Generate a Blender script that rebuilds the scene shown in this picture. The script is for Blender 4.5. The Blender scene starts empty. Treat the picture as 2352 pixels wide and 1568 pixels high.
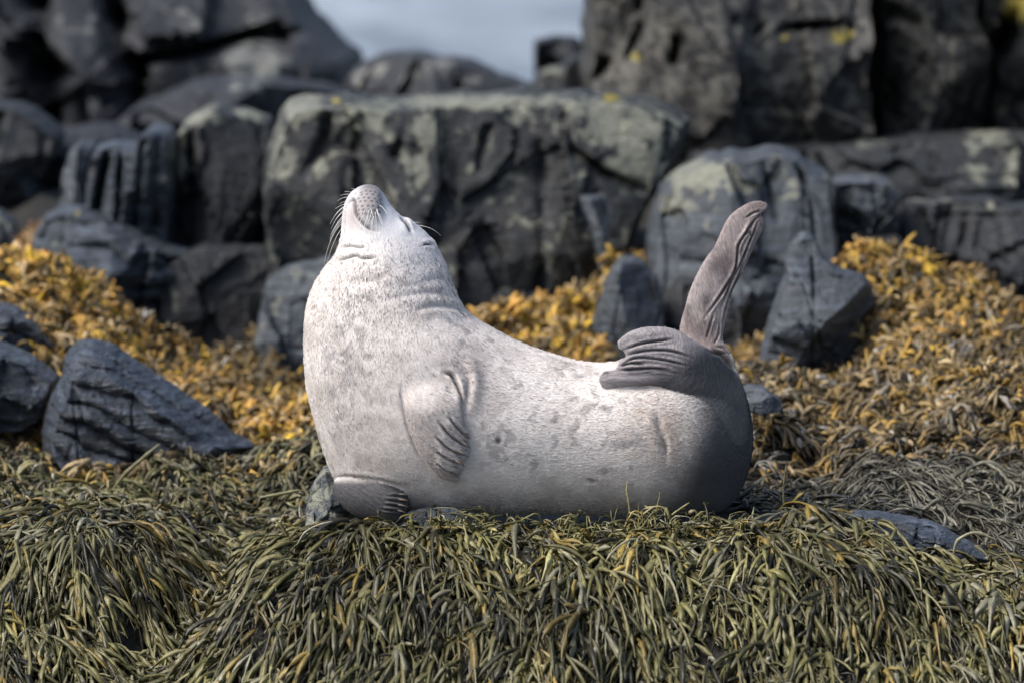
import bpy, math, random
import numpy as np
from mathutils import Vector, Matrix

# ------------------------------------------------------------------ camera, world, sun, exposure
scn = bpy.context.scene
COL = scn.collection
D = 14.0                      # camera to seal
F = 11200.0                   # focal length in layout units
PITCH = math.radians(6.0)
CT, ST = math.cos(PITCH), math.sin(PITCH)

def ray(u, v):
    a = (np.asarray(u, float) - 1176.0) / F
    b = -(np.asarray(v, float) - 784.0) / F
    return a, CT + b * ST, -ST + b * CT
_a, _b, _c = ray(1200, 1165)
CZ = float(-D * _c / _b)

def P(u, v, y):
    a, b, c = ray(u, v)
    t = (D + np.asarray(y, float)) / b
    return np.stack(np.broadcast_arrays(a * t, np.asarray(y, float) + 0 * t, CZ + c * t), -1)

def UV(p):
    x = p[..., 0]; y = p[..., 1] + D; z = p[..., 2] - CZ
    f = y * CT - z * ST
    up = y * ST + z * CT
    return 1176 + F * x / f, 784 - F * up / f

cam = bpy.data.cameras.new('camera')
cam_o = bpy.data.objects.new('camera', cam)
COL.objects.link(cam_o)
cam_o.location = (0, -D, CZ)
cam_o.rotation_euler = (math.radians(90) - PITCH, 0, 0)
cam.sensor_width = 36.0
cam.lens = 36.0 * F / 2352.0
cam.clip_start = 0.5
cam.clip_end = 6000
cam.dof.use_dof = True
cam.dof.focus_distance = D - 0.15
cam.dof.aperture_fstop = 2.0
scn.camera = cam_o

SUN_EL = math.radians(50)
SUN_DIR = Vector((-0.9, -0.38, 0)).normalized() * math.cos(SUN_EL) + Vector((0, 0, math.sin(SUN_EL)))
world = bpy.data.worlds.new('World')
scn.world = world
world.use_nodes = True
nt = world.node_tree
for n in list(nt.nodes): nt.nodes.remove(n)
sky = nt.nodes.new('ShaderNodeTexSky'); sky.sky_type = 'NISHITA'
sky.sun_disc = False
sky.sun_elevation = SUN_EL
sky.sun_rotation = math.atan2(SUN_DIR.x, SUN_DIR.y)
sky.air_density = 1.0; sky.dust_density = 4.0; sky.ozone_density = 1.0
bgn = nt.nodes.new('ShaderNodeBackground'); bgn.inputs['Strength'].default_value = 0.098
wo = nt.nodes.new('ShaderNodeOutputWorld')
nt.links.new(sky.outputs[0], bgn.inputs[0]); nt.links.new(bgn.outputs[0], wo.inputs[0])
sun = bpy.data.lights.new('sun', 'SUN'); sun.energy = 2.3; sun.angle = math.radians(32)
sun.color = (1.0, 0.975, 0.945)
sun_o = bpy.data.objects.new('sun', sun); COL.objects.link(sun_o)
sun_o.rotation_euler = SUN_DIR.to_track_quat('Z', 'Y').to_euler()
vs = scn.view_settings
vs.view_transform = 'Standard'; vs.look = 'None'; vs.gamma = 1.0; vs.use_curve_mapping = False
vs.exposure = 0.98

rng = np.random.default_rng(7)

# ------------------------------------------------------------------ helpers
def lin(r, g=None, b=None):
    c = np.array([r, g, b], float) / 255.0 if g is not None else np.array(r, float) / 255.0
    return np.where(c <= 0.04045, c / 12.92, ((c + 0.055) / 1.055) ** 2.4)

def smooth(e0, e1, x):
    t = np.clip((x - e0) / (e1 - e0), 0, 1)
    return t * t * (3 - 2 * t)

def _hash(ix, iy, iz, seed):
    h = (ix.astype(np.int64) * 374761393 + iy.astype(np.int64) * 668265263 + iz.astype(np.int64) * 2147483647 + seed * 974711) & 0xffffffff
    h = ((h ^ (h >> 13)) * 1274126177) & 0xffffffff
    h = ((h ^ (h >> 16)) * 2246822519) & 0xffffffff
    return ((h ^ (h >> 15)) & 0xffffff) / float(0xffffff) * 2 - 1

def noise(p, scale=1.0, seed=0, octaves=1, rough=0.5):
    out = 0; amp = 1.0; tot = 0
    for o in range(octaves):
        q = np.asarray(p) * scale * (2 ** o) + 17.3 * (o + 1) + seed * 3.7
        i = np.floor(q).astype(np.int64); f = q - i; f = f * f * (3 - 2 * f)
        r = 0
        for dx in (0, 1):
            for dy in (0, 1):
                for dz in (0, 1):
                    w = (f[..., 0] if dx else 1 - f[..., 0]) * (f[..., 1] if dy else 1 - f[..., 1]) * (f[..., 2] if dz else 1 - f[..., 2])
                    r = r + w * _hash(i[..., 0] + dx, i[..., 1] + dy, i[..., 2] + dz, seed + o)
        out = out + r * amp; tot += amp; amp *= rough
    return out / tot

def catmull(pts, n=8, closed=True):
    p = np.array(pts, float); N = len(p); out = []
    t = np.linspace(0, 1, n, endpoint=False)[:, None]
    rngk = range(N) if closed else range(N - 1)
    for i in rngk:
        if closed: a, b, c, d = p[i - 1], p[i], p[(i + 1) % N], p[(i + 2) % N]
        else: a, b, c, d = p[max(i - 1, 0)], p[i], p[i + 1], p[min(i + 2, N - 1)]
        out.append(0.5 * (2 * b + (c - a) * t + (2 * a - 5 * b + 4 * c - d) * t ** 2 + (-a + 3 * b - 3 * c + d) * t ** 3))
    o = np.concatenate(out)
    return o if closed else np.concatenate([o, p[-1:]])

def seg_dist(q, line):
    """distance of points q (N,2) to a polyline (M,2), and the fraction along it"""
    line = np.asarray(line, float)
    best = np.full(len(q), 1e18); fr = np.zeros(len(q))
    L = np.r_[0, np.cumsum(np.hypot(*(line[1:] - line[:-1]).T))]; T = max(L[-1], 1e-9)
    for k in range(len(line) - 1):
        a = line[k]; d = line[k + 1] - a; dd = d @ d + 1e-12
        t = np.clip(((q - a) @ d) / dd, 0, 1)
        e = q - a - t[:, None] * d
        dist = (e * e).sum(1)
        m = dist < best
        best[m] = dist[m]; fr[m] = ((L[k] + t * math.sqrt(dd)) / T)[m]
    return np.sqrt(best), fr

def new_mesh(name, verts, faces, mat=None, parent=None, smooth_shade=True, attrs=None):
    me = bpy.data.meshes.new(name)
    verts = np.ascontiguousarray(verts, np.float32)
    faces = np.ascontiguousarray(faces, np.int32)
    k = faces.shape[1]
    me.vertices.add(len(verts)); me.vertices.foreach_set('co', verts.ravel())
    me.loops.add(faces.size); me.loops.foreach_set('vertex_index', faces.ravel())
    me.polygons.add(len(faces))
    me.polygons.foreach_set('loop_start', np.arange(0, faces.size, k, dtype=np.int32))
    me.polygons.foreach_set('loop_total', np.full(len(faces), k, np.int32))
    if smooth_shade: me.polygons.foreach_set('use_smooth', np.ones(len(faces), bool))
    me.update(calc_edges=True)
    if attrs:
        for an, av in attrs.items():
            set_attr(me, an, av)
    if mat: me.materials.append(mat)
    o = bpy.data.objects.new(name, me); COL.objects.link(o)
    if parent: o.parent = parent
    return o

def set_attr(me, an, av):
    av = np.asarray(av, np.float32)
    if av.ndim == 2:
        if av.shape[1] == 3: av = np.c_[av, np.ones(len(av), np.float32)]
        a = me.attributes.new(an, 'FLOAT_COLOR', 'POINT'); a.data.foreach_set('color', np.ascontiguousarray(av).ravel())
    else:
        a = me.attributes.new(an, 'FLOAT', 'POINT'); a.data.foreach_set('value', av)

def tag(o, label=None, cat=None, group=None, kind=None):
    if label: o['label'] = label
    if cat: o['category'] = cat
    if group: o['group'] = group
    if kind: o['kind'] = kind
    return o

class Mat:
    def __init__(s, name):
        s.m = bpy.data.materials.new(name); s.m.use_nodes = True
        s.t = s.m.node_tree; s.b = s.t.nodes['Principled BSDF']
    def n(s, typ, **kw):
        x = s.t.nodes.new(typ)
        for k, v in kw.items(): setattr(x, k, v)
        return x
    def l(s, a, b): s.t.links.new(a, b)
    def attr(s, name, out='Color'):
        x = s.n('ShaderNodeAttribute'); x.attribute_name = name; return x.outputs[out]
    def mapping(s, src, scale, rot=(0, 0, 0)):
        x = s.n('ShaderNodeMapping'); x.inputs['Scale'].default_value = scale; x.inputs['Rotation'].default_value = rot
        s.l(src, x.inputs['Vector']); return x.outputs[0]
    def noise(s, vec, scale, detail=4, rough=0.55, dist=0.0):
        x = s.n('ShaderNodeTexNoise'); x.inputs['Scale'].default_value = scale; x.inputs['Detail'].default_value = detail
        x.inputs['Roughness'].default_value = rough; x.inputs['Distortion'].default_value = dist
        s.l(vec, x.inputs['Vector']); return x.outputs['Fac']
    def vor(s, vec, scale, feature='F1', out='Distance'):
        x = s.n('ShaderNodeTexVoronoi'); x.feature = feature; x.inputs['Scale'].default_value = scale
        s.l(vec, x.inputs['Vector']); return x.outputs[out]
    def ramp(s, fac, stops):
        x = s.n('ShaderNodeValToRGB'); e = x.color_ramp.elements
        while len(e) < len(stops): e.new(0.5)
        for k, (p, c) in enumerate(stops):
            e[k].position = p; e[k].color = (c[0], c[1], c[2], 1) if hasattr(c, '__len__') else (c, c, c, 1)
        s.l(fac, x.inputs[0]); return x.outputs[0]
    def mix(s, fac, a, b, mode='MIX'):
        x = s.n('ShaderNodeMix', data_type='RGBA', blend_type=mode)
        for sock, v in ((x.inputs['Factor'], fac), (x.inputs['A'], a), (x.inputs['B'], b)):
            pass
        fs = x.inputs[0]; A = x.inputs[6]; B = x.inputs[7]
        for sock, v in ((fs, fac), (A, a), (B, b)):
            if isinstance(v, (int, float)): sock.default_value = v if sock is fs else (v, v, v, 1)
            elif hasattr(v, '__len__'): sock.default_value = (v[0], v[1], v[2], 1)
            else: s.l(v, sock)
        return x.outputs[2]
    def math(s, op, a, b=0.0, clamp=False):
        x = s.n('ShaderNodeMath', operation=op); x.use_clamp = clamp
        for sock, v in ((x.inputs[0], a), (x.inputs[1], b)):
            if isinstance(v, (int, float)): sock.default_value = v
            else: s.l(v, sock)
        return x.outputs[0]
    def bump(s, h, strength, dist, prev=None):
        x = s.n('ShaderNodeBump'); x.inputs['Strength'].default_value = strength; x.inputs['Distance'].default_value = dist
        s.l(h, x.inputs['Height'])
        if prev: s.l(prev, x.inputs['Normal'])
        return x.outputs[0]
    def pos(s): return s.n('ShaderNodeNewGeometry').outputs['Position']
    def obj(s): return s.n('ShaderNodeTexCoord').outputs['Object']

# ------------------------------------------------------------------ materials
def rock_material(name, base, warm, lich=(0.155, 0.16, 0.132), strata_rot=(0, 0.5, 0), strata=1.0, rough=0.62):
    M = Mat(name); p = M.pos()
    n1 = M.noise(p, 3.0, 6, 0.6)
    n2 = M.noise(p, 22.0, 5, 0.62)
    st = M.noise(M.mapping(p, (3.0, 6.0, 30.0), strata_rot), 1.6, 5, 0.6, 0.4)
    c = M.mix(M.ramp(n1, [(0.35, 0.0), (0.65, 1.0)]), base, warm)
    c = M.mix(M.ramp(n2, [(0.3, 0.0), (0.7, 1.0)]), M.mix(0.55, c, (0.006, 0.008, 0.011)), c)
    c = M.mix(M.math('MULTIPLY', M.ramp(st, [(0.50, 0.0), (0.66, 1.0)]), 0.5 + 0.2 * (strata > 1)), c, (base[0] * (2.3 + strata * 0.7), base[1] * (2.3 + strata * 0.7), base[2] * (2.35 + strata * 0.7)))
    la = M.attr('lichen', 'Fac')
    ln = M.noise(p, 16.0, 6, 0.65, 0.3)
    lf = M.math('ADD', la, M.math('MULTIPLY', M.math('SUBTRACT', ln, 0.5), 2.6))
    lf = M.ramp(lf, [(0.34, 0.0), (0.56, 1.0)])
    lf = M.math('MULTIPLY', lf, M.ramp(la, [(0.02, 0.0), (0.12, 1.0)]))
    lc = M.mix(M.noise(p, 40.0, 4), (lich[0] * 0.55, lich[1] * 0.55, lich[2] * 0.5), (lich[0] * 1.5, lich[1] * 1.5, lich[2] * 1.5))
    c = M.mix(lf, c, lc)
    ya = M.attr('yellow', 'Fac')
    yf = M.ramp(M.math('ADD', ya, M.math('MULTIPLY', M.math('SUBTRACT', ln, 0.5), 1.5)), [(0.45, 0.0), (0.6, 1.0)])
    c = M.mix(M.math('MULTIPLY', yf, M.ramp(ya, [(0.05, 0.0), (0.2, 1.0)])), c, (0.20, 0.165, 0.03))
    M.l(c, M.b.inputs['Base Color'])
    M.b.inputs['Roughness'].default_value = rough
    M.b.inputs['Specular IOR Level'].default_value = 0.4
    b = M.bump(st, 0.6 * strata, 0.05)
    b = M.bump(n2, 0.7, 0.03, b)
    b = M.bump(M.noise(p, 90, 4, 0.6), 0.5, 0.008, b)
    M.l(b, M.b.inputs['Normal'])
    return M.m

rock_mid = rock_material('dark_slab_rock', (0.013, 0.016, 0.019), (0.021, 0.021, 0.022), strata=0.35, strata_rot=(0, 1.4, 0))
rock_blue = rock_material('blue_grey_rock', (0.042, 0.052, 0.064), (0.062, 0.070, 0.080), strata_rot=(0, 1.2, 0), strata=0.5)
rock_warm = rock_material('brown_grey_rock', (0.012, 0.012, 0.012), (0.023, 0.0225, 0.022), strata=0.4, strata_rot=(0, 1.3, 0), lich=(0.085, 0.083, 0.075))
rock_far = rock_material('far_dark_rock', (0.014, 0.016, 0.020), (0.025, 0.027, 0.033), strata=0.4, lich=(0.14, 0.145, 0.14))
rock_pale = rock_material('pale_blue_slate', (0.030, 0.037, 0.049), (0.055, 0.066, 0.085), strata_rot=(0, 0.54, 0), strata=1.6, rough=0.36)
rock_slate = rock_material('layered_slate_rock', (0.034, 0.043, 0.056), (0.055, 0.066, 0.082), strata_rot=(0, 0.54, 0), strata=1.6, rough=0.5)

def weed_material(name, rough=0.42, spec=0.5):
    M = Mat(name); p = M.pos()
    c = M.attr('col')
    nz = M.noise(p, 55.0, 3)
    c = M.mix(M.ramp(nz, [(0.3, 0.0), (0.7, 1.0)]), M.mix(0.45, c, (0.01, 0.01, 0.006)), c)
    M.l(c, M.b.inputs['Base Color'])
    M.b.inputs['Roughness'].default_value = rough
    M.b.inputs['Specular IOR Level'].default_value = spec
    M.l(M.bump(M.noise(p, 160.0, 2), 0.35, 0.004), M.b.inputs['Normal'])
    return M.m
weed_olive = weed_material('olive_wrack', 0.46, 0.42)
weed_gold = weed_material('golden_wrack', 0.55, 0.35)

# ------------------------------------------------------------------ ground (shore terrain from height rows)
ROWS = [
 (-2.6, [(-600, 2500), (3000, 2500)]),
 (-1.6, [(-600, 2000), (0, 2000), (3000, 2000)]),
 (-0.95, [(-600, 1700), (0, 1700), (350, 1740), (500, 1640), (700, 1580), (1200, 1560), (1700, 1560), (2352, 1580), (3000, 1580)]),
 (-0.68, [(-600, 1590), (0, 1580), (200, 1560), (350, 1640), (480, 1500), (600, 1400), (800, 1380), (1200, 1370), (1700, 1370), (2000, 1390), (2352, 1410), (3000, 1420)]),
 (-0.42, [(-600, 1480), (0, 1440), (200, 1420), (350, 1530), (440, 1600), (500, 1460), (570, 1340), (690, 1262), (850, 1262), (1200, 1262), (1500, 1255), (1650, 1250), (1780, 1240), (1950, 1265), (2150, 1310), (2352, 1320), (3000, 1330)]),
 (-0.22, [(-600, 1320), (0, 1290), (200, 1250), (350, 1310), (440, 1450), (520, 1480), (600, 1330), (700, 1245), (900, 1224), (1200, 1218), (1500, 1212), (1700, 1206), (1850, 1190), (2000, 1215), (2200, 1265), (2352, 1290), (3000, 1320)]),
 (0.0, [(-600, 1240), (0, 1215), (200, 1185), (350, 1215), (450, 1330), (540, 1370), (620, 1290), (700, 1225), (900, 1196), (1200, 1190), (1500, 1190), (1700, 1180), (1850, 1150), (2000, 1190), (2200, 1255), (2352, 1280), (3000, 1290)]),
 (0.25, [(-600, 1215), (0, 1195), (200, 1190), (350, 1200), (450, 1270), (560, 1290), (700, 1200), (900, 1160), (1200, 1155), (1700, 1150), (1800, 1140), (1900, 1165), (2050, 1190), (2200, 1225), (2352, 1230), (3000, 1250)]),
 (0.6, [(-600, 1180), (0, 1170), (250, 1175), (450, 1190), (600, 1190), (700, 1170), (1200, 1180), (1700, 1180), (1800, 1180), (1880, 1200), (1930, 1170), (2000, 1110), (2200, 1110), (2352, 1120), (3000, 1130)]),
 (1.0, [(-600, 1100), (0, 1090), (250, 1120), (450, 1120), (600, 1110), (700, 1080), (1200, 1100), (1700, 1100), (1800, 1090), (1900, 1120), (1980, 1080), (2150, 1040), (2352, 1040), (3000, 1040)]),
 (1.5, [(-600, 1000), (0, 995), (100, 1010), (300, 1090), (600, 1050), (700, 990), (1200, 1020), (1700, 960), (1800, 950), (1950, 1000), (2100, 970), (2352, 950), (3000, 940)]),
 (2.1, [(-600, 800), (0, 810), (120, 850), (300, 930), (500, 970), (600, 985), (700, 950), (1100, 920), (1700, 890), (1850, 905), (2000, 900), (2100, 870), (2352, 850), (3000, 840)]),
 (2.7, [(-600, 600), (0, 660), (120, 690), (240, 770), (400, 860), (550, 905), (680, 935), (1080, 870), (1300, 850), (1450, 850), (1700, 870), (1800, 870), (1900, 860), (1960, 800), (2030, 720), (2080, 690), (2200, 760), (2352, 790), (3000, 800)]),
 (3.2, [(-600, 560), (0, 620), (120, 655), (240, 740), (400, 850), (550, 900), (680, 920), (1080, 790), (1250, 790), (1400, 800), (1600, 860), (1700, 840), (1760, 800), (1850, 830), (1925, 640), (2000, 590), (2060, 580), (2150, 615), (2260, 690), (2352, 735), (3000, 740)]),
 (3.7, [(-600, 560), (0, 600), (100, 720), (300, 830), (420, 860), (520, 850), (600, 790), (680, 860), (1080, 740), (1200, 735), (1300, 745), (1350, 690), (1400, 640), (1470, 640), (1560, 800), (1700, 840), (1900, 700), (2352, 760), (3000, 760)]),
 (4.3, [(-600, 600), (0, 600), (400, 860), (520, 830), (600, 720), (700, 830), (1080, 760), (1300, 760), (1400, 620), (1460, 590), (1600, 800), (1900, 760), (2352, 780), (3000, 760)]),
 (5.2, [(-600, 460), (0, 500), (200, 520), (600, 520), (700, 520), (1500, 520), (1600, 500), (2352, 520), (3000, 520)]),
 (6.6, [(-600, 330), (0, 420), (300, 400), (620, 330), (800, 290), (1200, 290), (1400, 290), (1600, 340), (2352, 400), (3000, 350)]),
 (8.5, [(-600, 330), (700, 330), (800, 420), (1350, 420), (1450, 380), (3000, 330)]),
 (12.0, [(-600, 560), (3000, 560)]),
 (15.0, [(-600, 700), (3000, 700)]),
]
gx = np.arange(-3.6, 3.6001, 0.02)
gy = np.concatenate([np.arange(-2.6, 4.6, 0.02), np.arange(4.6, 15.01, 0.08)])
rowz = []
for Y, pts in ROWS:
    pp = np.array(pts, float)
    w = P(pp[:, 0], pp[:, 1], Y)
    rowz.append(np.interp(gx, w[:, 0], w[:, 2]))
rowz = np.array(rowz); rowy = np.array([r[0] for r in ROWS])
GZ = np.empty((len(gy), len(gx)))
for j, yy in enumerate(gy):
    k = min(max(np.searchsorted(rowy, yy) - 1, 0), len(rowy) - 2)
    t = (yy - rowy[k]) / (rowy[k + 1] - rowy[k])
    GZ[j] = rowz[k] * (1 - t) + rowz[k + 1] * t
def blur(a, n):
    for _ in range(n):
        a = np.pad(a, 1, mode='edge')
        a = (a[1:-1, 1:-1] * 2 + a[:-2, 1:-1] + a[2:, 1:-1] + a[1:-1, :-2] + a[1:-1, 2:]) / 6
    return a
GZ = blur(GZ, 10)
XX, YY = np.meshgrid(gx, gy)
pn = np.stack([XX, YY, 0 * XX], -1)
nearseal = np.exp(-((XX - 0.1) / 0.75) ** 4 - ((YY) / 0.3) ** 4)
GZ = GZ + (noise(pn, 2.6, 5, 2) * 0.045 + noise(pn, 7.0, 6, 2) * 0.03) * (1 - 0.8 * nearseal) * (1 + 1.5 * smooth(0.5, 1.3, YY)) - 0.012
# sink the sides
def ground_z(x, y):
    fx = np.clip((x - gx[0]) / 0.02, 0, len(gx) - 1.001); fy = np.interp(y, gy, np.arange(len(gy)))
    fy = np.clip(fy, 0, len(gy) - 1.001)
    i = fx.astype(int); j = fy.astype(int); a = fx - i; b = fy - j
    return (GZ[j, i] * (1 - a) + GZ[j, i + 1] * a) * (1 - b) + (GZ[j + 1, i] * (1 - a) + GZ[j + 1, i + 1] * a) * b
def ground_grad(x, y, e=0.03):
    return (ground_z(x + e, y) - ground_z(x - e, y)) / (2 * e), (ground_z(x, y + e) - ground_z(x, y - e)) / (2 * e)
# decimated sheet with a skirt that runs down under the sea on every side
sx = np.r_[-9.0, -6.0, -4.4, gx[::3], 4.4, 6.0, 9.0]
sy = np.r_[-9.0, -5.0, -3.6, gy[::3], 17.0, 24.0]
SX, SY = np.meshgrid(sx, sy)
SZ = ground_z(np.clip(SX, gx[0], gx[-1]), np.clip(SY, gy[0], gy[-1]))
out = np.maximum.reduce([np.abs(SX) - 3.6, -2.6 - SY, SY - 15, 0 * SX])
SZ = np.where(out > 0, SZ - out * 0.55 - np.where(SY < -2.7, 0.6, 0), SZ)
SP = np.stack([SX, SY, SZ], -1)
SP[..., 2] += noise(SP, 14, 3, 3) * 0.004 - 0.004
n0, n1 = SX.shape
idx = np.arange(n0 * n1).reshape(n0, n1)
gf = np.stack([idx[:-1, :-1], idx[:-1, 1:], idx[1:, 1:], idx[1:, :-1]], -1).reshape(-1, 4)
M = Mat('shore_rock_ground'); p = M.pos()
c = M.mix(M.ramp(M.noise(p, 6, 6), [(0.35, 0.0), (0.65, 1.0)]), (0.007, 0.007, 0.005), (0.018, 0.016, 0.011))
M.l(c, M.b.inputs['Base Color']); M.b.inputs['Roughness'].default_value = 0.7
M.l(M.bump(M.noise(p, 30, 6, 0.6), 0.8, 0.04), M.b.inputs['Normal'])
tag(new_mesh('ground', SP.reshape(-1, 3), gf, M.m), kind='structure')

# ------------------------------------------------------------------ sea
SEA_Z = -1.05
M = Mat('grey_sea_water'); p = M.pos()
w1 = M.noise(M.mapping(p, (0.35, 0.35, 1)), 1.0, 5, 0.6, 0.5)
foam = M.ramp(M.noise(M.mapping(p, (0.22, 0.045, 1)), 1.0, 5, 0.6, 1.2), [(0.40, 0.0), (0.62, 1.0)])
M.l(M.mix(foam, (0.07, 0.09, 0.115), (0.27, 0.305, 0.35)), M.b.inputs['Base Color'])
M.b.inputs['Roughness'].default_value = 0.35
M.b.inputs['IOR'].default_value = 1.33
M.l(M.bump(w1, 0.8, 0.5), M.b.inputs['Normal'])
a = np.r_[-3000, -800, -200, np.linspace(-80, 80, 65), 200, 800, 3000]
b = np.r_[-400, -60, np.linspace(-20, 160, 120), 300, 900, 3000, 5000]
AX, AY = np.meshgrid(a, b)
AZ = SEA_Z + 0.10 * noise(np.stack([AX * 0.16, AY * 0.3, 0 * AX], -1), 1.0, 9, 2) * (np.abs(AX) < 90) * (AY < 170) * (AY > 16)
idx = np.arange(AX.size).reshape(AX.shape)
sf = np.stack([idx[:-1, :-1], idx[:-1, 1:], idx[1:, 1:], idx[1:, :-1]], -1).reshape(-1, 4)
tag(new_mesh('sea', np.stack([AX, AY, AZ], -1).reshape(-1, 3), sf, M.m), kind='structure')

# ------------------------------------------------------------------ rocks
def rock(label, outline, Y, T, mat, seed, centre=None, facets=22, famp=0.35, tilt=0.25, lichen=(), yellow=(), base_l=0.0,
         yaw=0.0, group='rocks on the shore behind the seal', bev=17.0, planes=6, slope=1.0, n=140, m=34, name='rock', crack=0.03, cracks=(), strat=None):
    r = np.random.default_rng(seed)
    o = np.array(outline, float)
    if centre is None: centre = o.mean(0)
    c = np.array(centre, float)
    cl = np.r_[o, o[:1]]
    L = np.r_[0, np.cumsum(np.hypot(*(cl[1:] - cl[:-1]).T))]
    s = np.linspace(0, L[-1], n, endpoint=False)
    q = np.stack([np.interp(s, L, cl[:, 0]), np.interp(s, L, cl[:, 1])], 1)
    for _ in range(2): q = (np.roll(q, 1, 0) + 2 * q + np.roll(q, -1, 0)) / 4
    size = L[-1] / 4
    q += np.stack([noise(np.c_[s / size * 3, 0 * s, 0 * s + seed], 3, 1, 4, .6), noise(np.c_[s / size * 3, 0 * s + 9, 0 * s + seed], 3, 2, 4, .6)], 1) * size * 0.028
    rf = np.linspace(0.02, 1, m) ** 0.55
    rb = np.linspace(1, 0.05, 12)[1:]
    Cw = P(c[0], c[1], Y)
    Qw = P(q[:, 0], q[:, 1], Y)
    half = np.array([np.ptp(Qw[:, 0]), np.ptp(Qw[:, 2])]) / 2
    K = planes
    pc_ = 1 + r.uniform(0.0, 0.12, K); ps = r.normal(size=(K, 2)) * np.array([0.42, 0.42]) * slope
    ps[:, 0] = np.where(np.arange(K) % 2 == 0, np.abs(ps[:, 0]), -np.abs(ps[:, 0]))
    V = []
    for rr in rf:
        w = Cw + (Qw - Cw) * rr
        qx = (w[:, 0] - Cw[0]) / half[0]; qz = (w[:, 2] - Cw[2]) / half[1]
        env = np.min(pc_[:, None] + ps[:, :1] * qx[None] + ps[:, 1:] * qz[None], 0).clip(0.2, 2)
        w[:, 1] = Y - T * env * np.minimum(1, (1 - rr) * bev) ** 0.75
        V.append(w)
    for rr in rb:
        w = Cw + (Qw - Cw) * rr
        w[:, 1] = Y + T * 0.8 * (1 - rr ** 4) ** (1 / 2.2)
        V.append(w)
    V = np.array(V); nr = len(V)
    V = np.concatenate([V.reshape(-1, 3), (Cw + [0, -T, 0])[None], (Cw + [0, T * 0.8, 0])[None]])
    ring = np.r_[np.repeat(np.r_[rf, rb], n), 0, 0]
    edge = 1 - ring ** 10
    # angular facets: nearest-site planes
    ext = np.ptp(Qw, 0).max()
    lo = np.array([Qw[:, 0].min(), Y - T, Qw[:, 2].min()]); hi = np.array([Qw[:, 0].max(), Y + T, Qw[:, 2].max()])
    sites = lo + r.random((facets, 3)) * (hi - lo)
    sn = r.normal(size=(facets, 3)) * [1, 0.3, 1]
    Vn = V + np.stack([noise(V, 3 / ext, seed + k, 2) for k in range(3)], 1) * ext * 0.02
    d = np.sqrt((((Vn[:, None] - sites[None]) * [1, 0.3, 0.55]) ** 2).sum(2))
    k = np.argsort(d, 1)[:, :2]
    a0 = np.arange(len(V))
    gap = d[a0, k[:, 1]] - d[a0, k[:, 0]]
    pl = ((V - sites[k[:, 0]]) * sn[k[:, 0]]).sum(1) / ext
    dy = np.clip(pl, -0.5, 0.5) * famp * 0.55 * T + (r.normal(size=facets) * 0.16 * T * famp)[k[:, 0]]
    dy = dy + np.exp(-(gap / (crack * ext * 0.25)) ** 2) * crack * 1.2 * min(T, 0.5)
    dy = dy + noise(V, 5 / ext, seed + 5, 5, 0.62) * 0.07 * min(T, 0.5)
    fs = facets * 7
    st2 = lo + r.random((fs, 3)) * (hi - lo); sn2 = r.normal(size=(fs, 3)) * [1, 0.3, 1]; of2 = r.normal(size=fs) * 0.035 * T
    d2 = (((V[:, None] - st2[None]) * [1, 0.7, 0.7]) ** 2).sum(2); k2 = d2.argmin(1)
    dy = dy + np.clip(((V - st2[k2]) * sn2[k2]).sum(1) / ext, -0.2, 0.2) * famp * 0.9 * T + of2[k2] * 0.5
    uu, vv = UV(V); uv = np.stack([uu, vv], 1)
    for ln, wd, dp in cracks:
        dd, _ = seg_dist(uv, ln)
        dy = dy + np.exp(-(dd / wd) ** 2) * dp * 0.6 * (0.35 + 0.65 * smooth(-0.3, 0.3, noise(V, 7, seed + 3)))
    if strat:                                   # (angle, spacing, depth): stepped bedding planes
        ang, sp, dp = strat
        h = (V[:, 0] * math.sin(ang) + V[:, 2] * math.cos(ang)) + noise(V, 3.5, seed + 8, 3) * sp * 1.3
        fr = (h / sp) % 1.0
        dy = dy + dp * (np.abs(fr - 0.5) * 2) ** 2 + dp * 0.8 * _hash(np.floor(h / sp), 0 * h, 0 * h, seed)
    front = np.where(V[:, 1] < Y + 1e-4, 1.0, 0.3)
    V[:, 1] += dy * edge * front
    V[:, 1] += (V[:, 2] - Qw[:, 2].min()) * tilt
    V[:, 1] += (V[:, 0] - Cw[0]) * yaw
    # lichen fields
    la = np.full(len(V), float(base_l))
    uu, vv = UV(V)
    for e in lichen:
        u0, v0, ru, rv = e[:4]; amt = e[4] if len(e) > 4 else 1.0
        g = np.exp(-(((uu - u0) / ru) ** 2 + ((vv - v0) / rv) ** 2))
        la = np.maximum(la, amt * g)
    ya = np.zeros(len(V))
    for u0, v0, ru, rv in yellow:
        ya = np.maximum(ya, np.exp(-(((uu - u0) / ru) ** 2 + ((vv - v0) / rv) ** 2)))
    idx = np.arange(nr * n).reshape(nr, n)
    nx = np.roll(idx, -1, 1)
    f = np.stack([idx[:-1], nx[:-1], nx[1:], idx[1:]], -1).reshape(-1, 4)
    t0 = np.stack([idx[0], np.full(n, nr * n), nx[0]], -1)
    t1 = np.stack([idx[-1], nx[-1], np.full(n, nr * n + 1)], -1)
    me = bpy.data.meshes.new(name)
    me.from_pydata(V.tolist(), [], f.tolist() + t0.tolist() + t1.tolist())
    me.polygons.foreach_set('use_smooth', np.ones(len(me.polygons), bool))
    me.update()
    import bmesh
    bm = bmesh.new(); bm.from_mesh(me); bmesh.ops.recalc_face_normals(bm, faces=bm.faces); bm.to_mesh(me); bm.free()
    set_attr(me, 'lichen', la); set_attr(me, 'yellow', ya)
    try: me.set_sharp_from_angle(angle=math.radians(30))
    except Exception: pass
    me.materials.append(mat)
    ob = bpy.data.objects.new(name, me); COL.objects.link(ob)
    return tag(ob, label, 'rock', group)

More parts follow.
